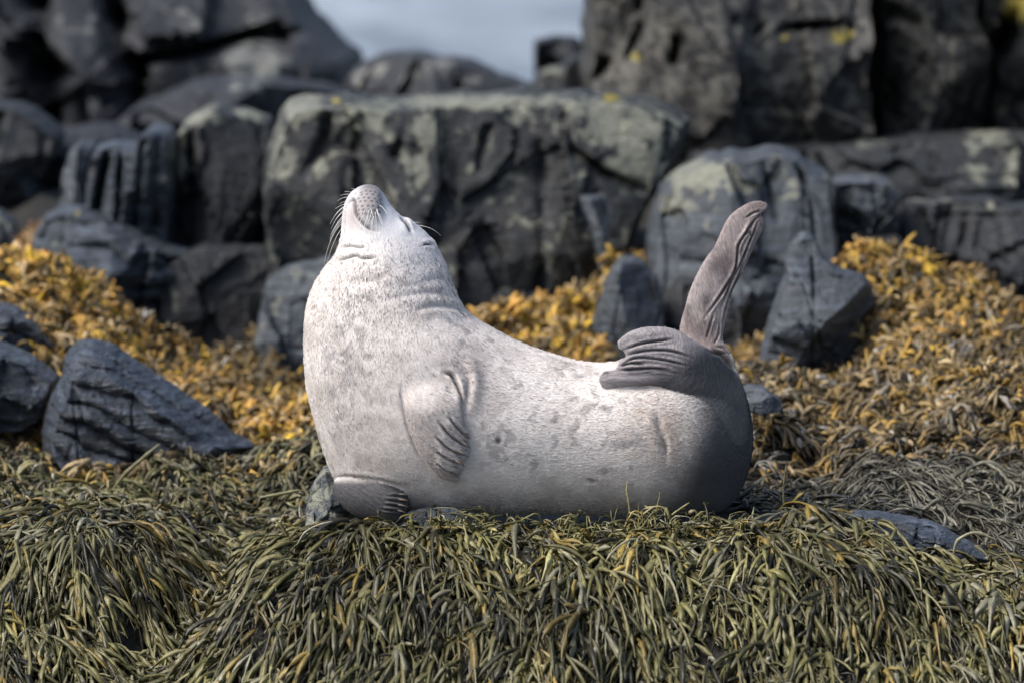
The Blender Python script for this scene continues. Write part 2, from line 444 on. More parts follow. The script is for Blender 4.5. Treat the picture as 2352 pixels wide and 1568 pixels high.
# far rocks
rock('huge dark domed rock filling the upper left corner behind everything', [(-500, -200), (560, -260), (690, -10), (735, 40), (775, 75), (815, 112), (835, 150), (820, 200), (700, 300), (500, 420), (200, 560), (-500, 600)],
     9.6, 1.6, rock_far, 11, centre=(250, 150), facets=16, famp=0.5, lichen=[(560, 150, 55, 60, .9), (620, 150, 30, 60, .8), (600, 70, 70, 40, .5), (200, 60, 120, 50, .35), (430, 60, 90, 60, .35), (470, 160, 40, 30, .4)],
     cracks=[([(240, 0), (260, 110), (300, 180), (300, 290)], 22, 1.3), ([(300, 150), (430, 130), (560, 90), (640, 80)], 12, 0.8), ([(60, 0), (90, 150), (80, 300)], 30, 0.9)])
rock('rounded grey boulder in front of the dark dome, upper left', [(240, 300), (300, 250), (380, 215), (430, 195), (470, 180), (540, 175), (640, 180), (730, 195), (800, 215), (800, 330), (600, 420), (300, 440), (180, 400)],
     7.9, 0.9, rock_far, 12, facets=12, famp=0.4, lichen=[(545, 155, 30, 24, .9), (605, 150, 26, 30, .95), (540, 200, 20, 16, .7), (590, 200, 30, 30, .5)], tilt=0.5)
rock('low pale ledge of rock below the grey boulder, far left', [(30, 325), (120, 300), (250, 290), (330, 320), (420, 330), (420, 480), (150, 500), (60, 420)], 6.9, 0.6, rock_far, 13, facets=9, famp=0.5, tilt=0.6)
rock('low hump of mottled rock on the skyline before the sea', [(780, 230), (795, 180), (830, 145), (870, 127), (920, 118), (965, 115), (1010, 128), (1060, 132), (1110, 150), (1160, 172), (1215, 190), (1260, 215), (1260, 330), (780, 330)],
     8.2, 0.7, rock_far, 14, centre=(1010, 240), facets=14, lichen=[(860, 160, 30, 14, .8), (960, 165, 40, 25, .6), (1020, 150, 30, 20, .8), (1080, 180, 30, 15, .6), (820, 190, 10, 25, .8)])
rock('small square dark block standing against the sea', [(1226, 92), (1270, 82), (1325, 84), (1340, 100), (1342, 200), (1226, 200)], 9.8, 0.35, rock_far, 15, facets=6, famp=0.4)
rock('dark wedge rock squeezed beside the tall right rock', [(1215, 200), (1235, 165), (1290, 150), (1330, 120), (1365, 130), (1370, 300), (1215, 300)], 7.9, 0.35, rock_mid, 16, facets=8, lichen=[(1270, 165, 40, 12, .6)])
rock('massive brown lichened rock at top right of the scene', [(1352, -260), (1338, 10), (1328, 55), (1338, 100), (1332, 160), (1345, 210), (1400, 420), (1600, 470), (1985, 480), (1990, 300), (1982, 150), (1986, -260)],
     7.0, 1.3, rock_warm, 17, centre=(1660, 120), facets=16, famp=0.22, base_l=0.34, tilt=0.12, slope=0.4,
     lichen=[(1420, 150, 60, 80, .75), (1560, 80, 110, 90, .62), (1760, 60, 140, 60, .55), (1640, 210, 100, 70, .62), (1860, 160, 90, 60, .55), (1960, 230, 20, 50, .6), (1820, 250, 70, 20, .4)],
     yellow=[(1935, 85, 35, 18), (1462, 130, 12, 12), (1800, 90, 20, 10)],
     cracks=[([(1470, 0), (1475, 60), (1440, 140)], 8, 0.35), ([(1690, 62), (1750, 68)], 9, 0.5), ([(1800, 72), (1880, 60), (1960, 62)], 8, 0.5), ([(1390, 150), (1360, 190), (1350, 260)], 14, 0.4), ([(1560, 90), (1550, 140)], 10, .3)])
rock('tall brown rock right of the deep vertical cleft', [(1994, -260), (1992, 30), (1999, 150), (1996, 300), (2010, 480), (2200, 520), (2240, 300), (2250, 130), (2215, 20), (2210, -260)],
     7.2, 1.0, rock_warm, 18, centre=(2110, 150), facets=10, famp=0.25, base_l=0.38, slope=0.5, tilt=0.12, lichen=[(2080, 110, 60, 60, .55), (2150, 30, 60, 40, .5), (2070, 260, 80, 30, .42), (2060, 60, 20, 14, 0)],
     cracks=[([(2010, 30), (2080, 40), (2110, 55)], 16, 0.5), ([(2000, 180), (2060, 200), (2050, 260)], 20, 0.4)])
rock('dark rock with yellow lichen in the top right corner', [(2225, -260), (2225, 30), (2262, 100), (2270, 180), (2260, 300), (2230, 520), (2900, 560), (2900, -260)],
     6.8, 1.0, rock_mid, 19, centre=(2480, 150), facets=18, famp=0.6, base_l=0.1, lichen=[(2250, 60, 40, 50, .5), (2270, 240, 50, 40, .7), (2300, 340, 50, 50, .6)], yellow=[(2335, 20, 40, 40)],
     cracks=[([(2230, 200), (2290, 140), (2352, 80)], 26, 0.6), ([(2210, 330), (2260, 250)], 10, .3)])
rock('sloping dark rock shadowed under the brown rocks at right', [(1560, 340), (1900, 330), (2200, 300), (2700, 330), (2700, 560), (1900, 560), (1560, 500)], 5.9, 0.6, rock_mid, 20, facets=16, famp=0.5, tilt=0.5,
     lichen=[(2010, 330, 60, 14, .4), (2270, 310, 60, 60, .65), (2330, 380, 40, 60, .6), (2240, 400, 30, 30, .6)])

# middle rocks
rock('big dark slab with a flat lichen covered top behind the head', [(596, 900), (606, 760), (604, 640), (600, 480), (606, 400), (616, 330), (634, 268), (662, 236), (700, 222), (780, 214), (880, 222), (960, 222), (1060, 215), (1160, 209), (1280, 211), (1400, 216), (1480, 222), (1545, 240), (1605, 278), (1572, 345), (1540, 405), (1512, 440), (1492, 450), (1440, 560), (1400, 640), (1330, 720), (1280, 900)],
     4.7, 0.62, rock_mid, 21, centre=(1020, 520), facets=14, famp=0.34, tilt=0.10, crack=0.014, n=220, m=50, base_l=0.18, slope=0.45,
     lichen=[(700, 250, 70, 60, .75), (650, 360, 30, 110, .7), (850, 275, 90, 45, .8), (800, 300, 40, 40, .6), (985, 300, 40, 60, .85), (950, 390, 40, 50, .7), (900, 460, 60, 50, .35), (1120, 235, 300, 20, .8), (1200, 265, 60, 20, .55), (1440, 290, 120, 60, 1.0), (1470, 370, 70, 70, 1.0), (1350, 250, 100, 30, .7), (1330, 360, 30, 20, .5), (735, 385, 20, 24, .8), (630, 560, 30, 80, .35)],
     yellow=[(1403, 226, 22, 12), (772, 232, 12, 10)],
     cracks=[([(752, 262), (742, 330), (700, 400)], 12, 0.16), ([(930, 300), (905, 360)], 9, .10), ([(1120, 300), (1105, 350), (1100, 400)], 9, 0.14), ([(1300, 270), (1320, 350), (1385, 400), (1480, 440)], 9, 0.16), ([(1370, 450), (1385, 600)], 8, .1), ([(820, 320), (790, 420), (800, 600)], 10, .06), ([(1240, 330), (1250, 500), (1240, 700)], 12, .08), ([(1050, 370), (1040, 520), (1060, 640)], 8, .05)])
rock('tall near black block left of the lichened slab', [(372, 900), (368, 700), (395, 600), (392, 480), (400, 330), (430, 272), (490, 238), (545, 246), (600, 262), (634, 270), (624, 330), (612, 420), (608, 600), (606, 900)],
     4.95, 0.5, rock_mid, 22, centre=(505, 560), facets=12, famp=0.5, tilt=0.1, lichen=[(450, 270, 50, 24, .8), (580, 262, 50, 16, .9), (410, 350, 20, 60, .85), (415, 420, 14, 20, .6), (480, 245, 30, 14, .6)],
     cracks=[([(440, 290), (425, 400), (430, 560)], 9, .12)])
rock('narrow columns of grey rock stepping down to the left', [(205, 640), (205, 420), (215, 340), (258, 322), (320, 330), (336, 290), (352, 283), (404, 296), (402, 420), (395, 640), (340, 700)],
     4.7, 0.4, rock_slate, 23, facets=10, famp=0.35, tilt=0.12, lichen=[(395, 340, 16, 50, .7), (392, 410, 16, 20, .7)],
     cracks=[([(242, 340), (228, 420), (215, 520)], 9, .22), ([(278, 340), (270, 420), (268, 500)], 7, .14), ([(325, 330), (315, 430), (300, 560)], 8, .16), ([(365, 300), (352, 420), (355, 520)], 9, .12)])
rock('pale grey stepped rock at the far left waterline', [(120, 560), (140, 440), (160, 350), (182, 320), (220, 330), (212, 420), (240, 600), (180, 640)],
     5.0, 0.35, rock_blue, 24, facets=9, famp=0.5, tilt=0.2)
rock('broad layered slate ledge behind the left golden seaweed', [(50, 620), (70, 545), (90, 500), (150, 480), (230, 500), (300, 530), (360, 560), (440, 590), (500, 640), (500, 760), (430, 860), (250, 820), (80, 740)],
     4.3, 0.42, rock_slate, 25, facets=14, famp=0.45, tilt=0.45, strat=(0.35, 0.085, 0.045), yellow=[(178, 488, 8, 8)], lichen=[(125, 560, 8, 8, .8)])
rock('dark buttress of rock below the near black block', [(366, 900), (372, 640), (396, 585), (470, 560), (600, 565), (640, 590), (660, 900)], 4.45, 0.30, rock_mid, 26, facets=8, tilt=0.12, slope=0.5,
     lichen=[(400, 680, 12, 40, .5)])
rock('grey foot of the big slab beside the seal chest', [(572, 940), (588, 770), (606, 650), (660, 610), (780, 590), (830, 640), (850, 940)], 4.0, 0.30, rock_blue, 27, facets=9, famp=0.3, tilt=0.15, base_l=0.14, slope=0.6)
rock('blue grey rock with white lichen cap behind the raised flipper', [(1470, 900), (1478, 640), (1495, 520), (1520, 430), (1560, 385), (1620, 362), (1680, 350), (1740, 344), (1790, 338), (1830, 340), (1855, 372), (1880, 388), (1905, 390), (1916, 410), (1908, 470), (1922, 560), (1910, 680), (1800, 900)],
     4.0, 0.5, rock_blue, 28, centre=(1690, 620), facets=9, famp=0.45, tilt=0.2, slope=0.8, n=190, m=42,
     lichen=[(1600, 410, 60, 45, 1.0), (1660, 400, 70, 30, .8), (1790, 400, 30, 50, .55), (1700, 430, 70, 14, .8), (1820, 430, 16, 30, .6), (1570, 470, 60, 40, .5), (1640, 500, 60, 40, .35), (1690, 385, 14, 8, 1.2), (1900, 405, 14, 10, .8)],
     cracks=[([(1757, 350), (1768, 430), (1790, 520)], 6, .10), ([(1840, 380), (1870, 480), (1880, 600)], 7, .08)])
rock('pale wedge of stone jammed at the slab right end', [(1330, 452), (1390, 446), (1408, 480), (1396, 560), (1400, 610), (1376, 620), (1360, 540)], 4.05, 0.14, rock_blue, 29, facets=5, famp=0.4, tilt=0.1, n=110, m=24)
rock('squarish blue grey block right of the lichen capped rock', [(1912, 410), (1960, 402), (2030, 402), (2058, 430), (2062, 520), (2040, 640), (1925, 640), (1918, 520)], 4.35, 0.3, rock_blue, 30, facets=8, famp=0.6, tilt=0.15,
     lichen=[(2050, 420, 12, 20, .7), (2000, 405, 40, 8, .4)])
rock('wide jointed rock wall at the right edge above the golden seaweed', [(2050, 640), (2062, 500), (2085, 460), (2200, 452), (2352, 462), (2700, 470), (2700, 820), (2352, 800), (2200, 760)],
     4.5, 0.42, rock_mid, 31, centre=(2330, 610), facets=22, famp=0.7, tilt=0.15, yellow=[(2340, 445, 30, 14)], lichen=[(2270, 470, 10, 14, .9), (2130, 462, 60, 6, .4)],
     cracks=[([(2060, 510), (2200, 505), (2352, 500)], 7, .12), ([(2230, 500), (2220, 560), (2190, 620)], 7, .12), ([(2300, 480), (2320, 600)], 6, .1)])
rock('dark angular rock between the jointed wall and standing stone', [(1900, 760), (1905, 600), (1950, 560), (2060, 540), (2120, 600), (2100, 760)], 4.0, 0.25, rock_mid, 32, facets=8, tilt=0.2)
rock('upright blue grey stone beside the amber seaweed behind the seal back', [(1342, 900), (1348, 780), (1372, 700), (1398, 630), (1425, 592), (1460, 588), (1478, 600), (1510, 640), (1528, 700), (1520, 780), (1500, 900)],
     3.35, 0.22, rock_blue, 33, centre=(1440, 740), facets=4, famp=0.4, tilt=0.15, planes=4, slope=1.4)
rock('dark hollow faced stone under the raised hind flipper', [(1500, 900), (1510, 700), (1560, 640), (1650, 640), (1700, 700), (1700, 900)], 3.65, 0.25, rock_mid, 34, facets=8, tilt=0.2)
rock('blocky standing stone right of the tail with golden seaweed around', [(1738, 870), (1752, 790), (1775, 700), (1800, 640), (1812, 570), (1845, 528), (1868, 545), (1895, 590), (1925, 615), (1975, 625), (2000, 650), (2016, 690), (1990, 720), (1955, 745), (1945, 790), (1890, 850), (1850, 880), (1790, 870)],
     2.55, 0.24, rock_blue, 35, centre=(1865, 730), facets=6, famp=0.5, tilt=0.15, planes=5, slope=1.5, cracks=[([(1868, 600), (1872, 700), (1860, 840)], 5, .06)])

# near rocks
rock('slanting layered slate boulder amid the left seaweed', [(92, 985), (112, 920), (140, 850), (150, 812), (176, 790), (205, 784), (250, 796), (320, 838), (400, 893), (480, 950), (545, 1000), (592, 1030), (560, 1050), (470, 1075), (400, 1120), (300, 1150), (180, 1140), (112, 1100), (98, 1040)],
     1.45, 0.27, rock_pale, 36, centre=(250, 980), facets=5, famp=0.22, tilt=0.22, n=220, m=56, bev=3.6, planes=3, slope=0.5, strat=(0.54, 0.055, 0.032),
     cracks=[([(190, 795), (300, 870), (430, 980), (520, 1030)], 6, .06), ([(165, 905), (190, 960), (150, 1060)], 6, .04), ([(230, 805), (330, 870)], 5, .04)])
rock('dark rounded rock cut off by the left edge', [(-260, 760), (-100, 770), (0, 798), (50, 812), (100, 850), (134, 876), (120, 920), (105, 960), (60, 985), (0, 990), (-260, 1010)], 1.7, 0.3, rock_slate, 37, centre=(-60, 890), facets=8, famp=0.4, tilt=0.4, strat=(0.55, 0.08, 0.02))
rock('thin slate shelf above the dark rock at the left edge', [(-260, 640), (0, 700), (40, 712), (90, 745), (138, 792), (80, 800), (0, 800), (-260, 790)], 2.3, 0.22, rock_slate, 38, centre=(-40, 755), facets=7, famp=0.4, tilt=0.5, strat=(0.6, 0.07, 0.02))
rock('small barnacled grey rock beside the lower fore flipper', [(700, 1240), (702, 1160), (716, 1115), (742, 1078), (775, 1072), (800, 1110), (830, 1160), (850, 1230), (780, 1290)], 0.02, 0.12, rock_blue, 39, facets=9, famp=0.5, tilt=0.3, base_l=.35, n=150, m=34)
rock('dark wet rock showing in the gap under the chest', [(920, 1250), (930, 1180), (980, 1168), (1060, 1172), (1110, 1200), (1090, 1240), (1010, 1270)], -0.24, 0.09, rock_slate, 40, facets=7, famp=0.4, tilt=0.4, n=130, m=30)
rock('long blue slate ridge poking through the seaweed at right', [(1920, 1192), (1960, 1183), (2020, 1184), (2100, 1196), (2160, 1212), (2220, 1242), (2285, 1282), (2230, 1300), (2170, 1312), (2100, 1280), (2030, 1240), (1960, 1220)],
     -0.25, 0.13, rock_pale, 41, centre=(2105, 1240), facets=7, famp=0.4, tilt=0.7, n=160, m=36, strat=(0.45, 0.045, 0.02), yellow=[(2053, 1212, 5, 8)])
rock('black rock mass closing the clefts between the tall right rocks', [(1700, -300), (2900, -300), (2900, 600), (1700, 600)], 8.9, 0.5, rock_mid, 42, facets=10, famp=0.4)
rock('black shadowed rock at the left edge above the golden seaweed', [(-300, 200), (60, 240), (150, 300), (140, 360), (60, 400), (110, 470), (60, 510), (-300, 520)], 6.2, 0.5, rock_mid, 43, facets=9, famp=0.4)
rock('small pale wet stone at the left edge above the golden seaweed', [(-120, 500), (0, 480), (36, 510), (50, 560), (20, 590), (-120, 600)], 5.0, 0.2, rock_pale, 44, facets=5, famp=0.3, base_l=0.3, n=110, m=24)
rock('small smooth blue stone tucked behind the seal rump', [(1690, 930), (1700, 892), (1725, 884), (1760, 892), (1792, 915), (1800, 940), (1740, 950)], 1.0, 0.1, rock_blue, 45, facets=4, famp=0.2, tilt=0.5, n=120, m=26)

# ------------------------------------------------------------------ seal
def inside(poly, X, Y):
    poly = np.asarray(poly); x0, y0 = poly[:, 0], poly[:, 1]; x1, y1 = np.roll(x0, -1), np.roll(y0, -1)
    r = np.zeros(X.shape, bool)
    for a, b, c, d in zip(x0, y0, x1, y1):
        if b == d: continue
        m = ((b > Y) != (d > Y))
        xi = a + (Y - b) * (c - a) / (d - b)
        r ^= m & (X < xi)
    return r

def inflate(poly, step, iters=240):
    """Poisson inflation of an outline: returns grid axes, mask, u (squared half thickness)"""
    lo = np.floor(poly.min(0)) - 2 * step; hi = poly.max(0) + 2 * step
    levels = [step * 8, step * 4, step * 2, step]
    prev = None
    for st in levels:
        xs = np.arange(lo[0], hi[0] + st, st); ys = np.arange(lo[1], hi[1] + st, st)
        X, Y = np.meshgrid(xs, ys); m = inside(poly, X, Y)
        u = np.zeros(X.shape)
        if prev is not None:
            px, py, pu = prev
            fi = np.clip((X - px[0]) / (px[1] - px[0]), 0, len(px) - 1.001); fj = np.clip((Y - py[0]) / (py[1] - py[0]), 0, len(py) - 1.001)
            i = fi.astype(int); j = fj.astype(int); a = fi - i; b = fj - j
            u = (pu[j, i] * (1 - a) + pu[j, i + 1] * a) * (1 - b) + (pu[j + 1, i] * (1 - a) + pu[j + 1, i + 1] * a) * b
        u *= m
        n = 1200 if prev is None else iters
        for _ in range(n):
            u[1:-1, 1:-1] = 0.25 * (u[:-2, 1:-1] + u[2:, 1:-1] + u[1:-1, :-2] + u[1:-1, 2:] + 4 * st * st)
            u *= m
        prev = (xs, ys, u)
    return xs, ys, m, u

def grid_sample(xs, ys, A, u, v):
    fi = np.clip((u - xs[0]) / (xs[1] - xs[0]), 0, len(xs) - 1.001); fj = np.clip((v - ys[0]) / (ys[1] - ys[0]), 0, len(ys) - 1.001)
    i = fi.astype(int); j = fj.astype(int); a = fi - i; b = fj - j
    return (A[j, i] * (1 - a) + A[j, i + 1] * a) * (1 - b) + (A[j + 1, i] * (1 - a) + A[j + 1, i + 1] * a) * b

S = 0.00125
def pillow(poly, k, y0=None, step=2.0, hmod=None, base=0):
    """closed solid of real thickness whose outline is poly; y0(u,v) = middle depth in metres, half thickness k*sqrt(u)"""
    xs, ys, m, u = inflate(poly, step)
    X, Y = np.meshgrid(xs, ys)
    q = m[:-1, :-1] & m[1:, :-1] & m[:-1, 1:] & m[1:, 1:]
    used = np.zeros(m.shape, bool)
    cnt = np.zeros(m.shape, int)
    for a, b in ((0, 0), (1, 0), (0, 1), (1, 1)):
        cnt[a:m.shape[0] - 1 + a, b:m.shape[1] - 1 + b] += q
    used = cnt > 0; bnd = used & (cnt < 4)
    h = k * np.sqrt(np.maximum(u, 0))
    if hmod is not None: h = h * hmod(X, Y)
    PX, PY = X.copy(), Y.copy()
    bp = np.stack([X[bnd], Y[bnd]], 1)
    dd = ((bp[:, None] - poly[None]) ** 2).sum(2).argmin(1)
    near = poly[dd]; PX[bnd] = near[:, 0]; PY[bnd] = near[:, 1]; h[bnd] = 0
    yc = np.zeros(X.shape) if y0 is None else y0(PX, PY)
    W = P(PX, PY, yc if y0 is not None else 0.0)
    idf = -np.ones(m.shape, int); idb = -np.ones(m.shape, int)
    nu = used.sum(); idf[used] = np.arange(nu)
    inner = used & ~bnd
    idb[bnd] = idf[bnd]; idb[inner] = nu + np.arange(inner.sum())
    Vf = W.copy(); Vf[..., 1] -= h * S
    Vb = W.copy(); Vb[..., 1] += h * S
    V = np.concatenate([Vf[used], Vb[inner]])
    j, i = np.nonzero(q)
    ff = np.stack([idf[j, i], idf[j, i + 1], idf[j + 1, i + 1], idf[j + 1, i]], 1)
    fb = np.stack([idb[j, i], idb[j + 1, i], idb[j + 1, i + 1], idb[j, i + 1]], 1)
    return V, np.concatenate([ff[:, ::-1], fb[:, ::-1]]), (xs, ys, h)

body_o = catmull([(843, 427), (868, 434), (884, 450), (900, 474), (924, 498), (950, 512), (975, 530), (998, 556), (1016, 590), (1031, 624), (1043, 655), (1057, 692), (1078, 720), (1112, 744), (1160, 770), (1210, 794), (1265, 814), (1320, 828), (1365, 834), (1410, 832),
  (1460, 822), (1520, 806), (1580, 796), (1640, 808), (1680, 838), (1706, 885), (1722, 940), (1728, 995), (1724, 1050), (1708, 1108), (1682, 1150), (1640, 1176), (1560, 1184), (1450, 1182), (1330, 1178), (1200, 1178), (1080, 1180), (980, 1178), (900, 1172), (830, 1150), (785, 1120), (764, 1090), (744, 1040), (724, 975),
  (708, 905), (698, 830), (697, 760), (704, 700), (722, 655), (745, 618), (768, 588), (781, 556), (785, 520), (788, 492), (795, 466), (808, 444), (824, 431)], 6)
V0, F0, (bxs, bys, bh) = pillow(body_o, 0.74, step=2.5)
def body_front(u, v): return -grid_sample(bxs, bys, bh, u, v) * S

ff_o = catmull([(925, 878), (924, 906), (930, 941), (942, 991), (961, 1034), (986, 1072), (1008, 1094), (1046, 1106), (1055, 1094), (1063, 1075), (1066, 1059), (1077, 1047), (1079, 1028), (1075, 1006), (1067, 972), (1061, 941), (1053, 912), (1044, 880), (1026, 856), (988, 838), (946, 848)], 6)
def y_ff(u, v): return body_front(u, v) + S * (28 * (1 - smooth(845, 950, v)) - 5 * smooth(880, 960, v) - 15 * smooth(980, 1090, v))
V1, F1, _ = pillow(ff_o, 0.29, y_ff, 2.0)
lf_o = catmull([(766, 1112), (772, 1096), (800, 1097), (850, 1103), (895, 1112), (925, 1126), (938, 1142), (938, 1172), (930, 1196), (880, 1200), (820, 1186), (786, 1160), (770, 1135)], 6)
def y_lf(u, v): return -0.165 - 0.00016 * (u - 850) + 0 * v
V2, F2, _ = pillow(lf_o, 0.62, y_lf, 2.0)
nh_o = catmull([(1417, 785), (1424, 776), (1449, 760), (1486, 750), (1524, 749), (1555, 757), (1586, 776), (1624, 798), (1661, 829), (1690, 857), (1708, 895), (1716, 950), (1712, 1010), (1680, 1020), (1655, 965), (1614, 921), (1586, 909), (1545, 897), (1511, 887), (1474, 883), (1427, 888), (1396, 893), (1380, 885), (1377, 866), (1389, 850), (1408, 848), (1419, 838), (1420, 825), (1436, 819), (1431, 807), (1420, 801)], 5)
def y_nh(u, v): return -0.165 + 0.085 * smooth(1560, 1710, u) + 0 * v
V3, F3, _ = pillow(nh_o, 0.30, y_nh, 2.0, hmod=lambda X, Y: 0.75 + 0.9 * smooth(1540, 1690, X))
fh_o = catmull([(1556, 800), (1560, 760), (1564, 735), (1577, 688), (1592, 647), (1617, 597), (1640, 565), (1658, 526), (1674, 497), (1699, 476), (1724, 463), (1749, 461), (1765, 470), (1760, 485), (1748, 494), (1757, 508), (1752, 529), (1742, 548), (1730, 573), (1715, 604), (1696, 641), (1681, 673), (1674, 704), (1668, 729), (1661, 770), (1665, 788), (1678, 806), (1690, 835), (1700, 880), (1660, 920), (1600, 900), (1565, 850)], 5)
def y_fh(u, v): return 0.045 + 0 * u - 0.03 * smooth(760, 860, v)
V4, F4, _ = pillow(fh_o, 0.24, y_fh, 2.0)
off = 0; VV = []; FF = []
for v_, f_ in ((V0, F0), (V1, F1), (V2, F2), (V3, F3), (V4, F4)):
    VV.append(v_); FF.append(f_ + off); off += len(v_)
tmp = new_mesh('seal_raw', np.concatenate(VV), np.concatenate(FF))
md = tmp.modifiers.new('r', 'REMESH'); md.mode = 'VOXEL'; md.voxel_size = 0.0035; md.adaptivity = 0
dg = bpy.context.evaluated_depsgraph_get()
me = bpy.data.meshes.new_from_object(tmp.evaluated_get(dg))
bpy.data.objects.remove(tmp)
nv = len(me.vertices)
co = np.empty(nv * 3, np.float32); me.vertices.foreach_get('co', co); co = co.reshape(-1, 3).astype(float)
ne = len(me.edges); ed = np.empty(ne * 2, np.int32); me.edges.foreach_get('vertices', ed); ed = ed.reshape(-1, 2)
deg = np.bincount(ed.ravel(), minlength=nv).astype(float)[:, None]
def lap(x):
    s = np.zeros_like(x)
    for k in range(x.shape[1]):
        s[:, k] = np.bincount(ed[:, 0], x[ed[:, 1], k], nv) + np.bincount(ed[:, 1], x[ed[:, 0], k], nv)
    return s / np.maximum(deg, 1)
for _ in range(7):                                 # Taubin smoothing
    co = co + 0.55 * (lap(co) - co)
    co = co - 0.50 * (lap(co) - co)
# melt the shoulder of the fore flipper into the chest
_u, _v = UV(co)
wsm = (np.exp(-(((_u - 985) / 85) ** 2 + ((_v - 868) / 42) ** 2) ** 2) * (co[:, 1] < -0.05))[:, None]
for _ in range(45): co = co + 0.8 * wsm * (lap(co) - co)
me.vertices.foreach_set('co', co.astype(np.float32).ravel()); me.update()
no = np.empty(nv * 3, np.float32); me.vertices.foreach_get('normal', no); no = no.reshape(-1, 3).astype(float)
u, v = UV(co); uv = np.stack([u, v], 1)
front = smooth(0.25, -0.15, no[:, 1])
disp = np.zeros(nv)
dark = np.zeros(nv)          # dark follicles, slits and marks, plus shade painted into creases and folds (0..1)
def box(pts, pad):
    p_ = np.asarray(pts, float)
    return np.nonzero((u > p_[:, 0].min() - pad) & (u < p_[:, 0].max() + pad) & (v > p_[:, 1].min() - pad) & (v < p_[:, 1].max() + pad) & (no[:, 1] < 0.3))[0]
def crease(pts, w, d, dk=0.0, ridge=0.4, taper=True):
    pts = catmull(pts, 6, closed=False)
    ii = box(pts, w * 5)
    dd, fr = seg_dist(uv[ii], pts)
    t = (np.clip(np.minimum(fr, 1 - fr) * 5, 0.15, 1) if taper else 1.0)
    g = np.exp(-(dd / w) ** 2)
    disp[ii] -= S * d * t * (g - ridge * np.exp(-((dd - 2.2 * w) / (1.4 * w)) ** 2)) * front[ii]
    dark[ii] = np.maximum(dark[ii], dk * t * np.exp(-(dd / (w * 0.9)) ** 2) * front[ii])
def dome(c, ru, rv, h, ang=0.0, p=2.0):
    ii = box([c], max(ru, rv) * 2.2)
    du = u[ii] - c[0]; dv = v[ii] - c[1]; ca, sa = math.cos(ang), math.sin(ang)
    a = (du * ca + dv * sa) / ru; b = (-du * sa + dv * ca) / rv
    disp[ii] += S * h * np.exp(-(a * a + b * b) ** (p / 2)) * front[ii]
def spot(c, r, a):
    ii = box([c], r * 3)
    dark[ii] = np.maximum(dark[ii], a * np.exp(-(((u[ii] - c[0]) ** 2 + (v[ii] - c[1]) ** 2) / r ** 2) ** 1.5) * front[ii])
# head
dome((848, 476), 27, 46, 17, 0.12, 3)
dome((806, 492), 14, 34, 5, 0.1)
crease([(799, 480), (803, 467), (812, 461), (818, 468), (820, 484), (824, 500), (834, 514), (848, 526), (868, 534)], 3.0, 9, 0.9, 0.25)
crease([(806, 458), (814, 448), (822, 444)], 2.4, 4, 0.5)
crease([(918, 497), (930, 513), (948, 537)], 3.6, 6, 1.0, 0.15)
crease([(926, 503), (938, 518), (948, 531)], 1.6, 3, 0.8, 0.3)
dome((936, 512), 16, 24, 5, 0.6)
crease([(970, 563), (982, 560), (993, 563)], 3.2, 5, 1.0, 0.4)
crease([(981, 551), (983, 558)], 1.4, 2, 0.4)
dome((880, 470), 10, 30, -4, -0.3)
crease([(784, 571), (802, 565), (822, 568), (842, 567)], 3.0, 4, 0.8, 0.3)
crease([(764, 601), (794, 593), (816, 587), (834, 593), (870, 590)], 3.6, 5, 0.9, 0.3)
crease([(770, 640), (820, 650), (870, 640), (900, 622)], 9, 2.5, 0.1, 0.3)
crease([(895, 660), (950, 655), (1000, 640), (1040, 650)], 9, 1.6, 0.12, 0.3)
crease([(880, 690), (940, 676), (1000, 672), (1056, 690)], 8, 2.2, 0.12, 0.3)
crease([(1075, 722), (1045, 706), (1000, 702), (950, 712)], 7, 4, 0.25, 0.3)

dots = []
for r_, (vv0, x0, x1) in enumerate([(447, 832, 868), (455, 830, 870), (463, 828, 868), (471, 828, 868), (480, 826, 866), (489, 826, 864), (498, 830, 862)]):
    for c_ in range(5):
        du = (x1 - x0) / 4 * (c_ + 0.5 * (r_ % 2) * 0.8)
        dots.append((x0 + du + rng.uniform(-1, 1), vv0 + c_ * 0.8 + rng.uniform(-1, 1)))
for d_ in dots: spot(d_, 2.4, 1.0)
# fore flipper and arm pit
crease([(1018, 856), (1036, 862), (1048, 882), (1056, 905), (1062, 930)], 4.0, 12, 0.8, 0.35)
crease([(925, 872), (921, 900), (926, 935), (937, 985), (958, 1036), (985, 1074)], 3.2, 4, 0.32, 0.0)
crease([(1050, 845), (1075, 870), (1070, 920), (1068, 950)], 9, 8, 0.22, 0.4)
dome((1075, 900), 18, 60, 8, 0.1)
dome((1010, 800), 90, 60, 10, 0.3)
for a_, w_, d_ in [([(1030, 955), (1052, 984), (1077, 1008)], 2.4, 8), ([(1008, 968), (1038, 1004), (1078, 1029)], 2.8, 9), ([(1000, 1000), (1030, 1030), (1073, 1049)], 2.4, 9), ([(1000, 1034), (1026, 1052), (1064, 1066)], 2.8, 8), ([(1004, 1062), (1026, 1078), (1053, 1091)], 2.2, 7)]:
    crease(a_, w_, d_, 0.75, 0.5)
for a_ in [[(1058, 992), (1074, 1002)], [(1056, 1024), (1074, 1036)], [(1044, 1042), (1060, 1052)], [(1040, 1066), (1052, 1074)], [(1060, 1008), (1076, 1018)]]:
    crease(a_, 1.6, 3, 0.8, 0.3)
for a_ in [[(1022, 960), (1050, 996), (1074, 1016)], [(1012, 990), (1040, 1022), (1072, 1040)], [(1004, 1020), (1030, 1044), (1064, 1058)], [(1000, 1050), (1024, 1068), (1054, 1080)]]:
    crease(a_, 5.0, -4, 0.0, 0.0)
for a_ in [[(890, 1137), (915, 1139), (936, 1141)], [(885, 1147), (912, 1151), (936, 1154)], [(880, 1158), (905, 1161), (932, 1165)], [(875, 1169), (905, 1172), (930, 1174)]]:
    crease(a_, 1.8, 5, 0.2, 0.8)
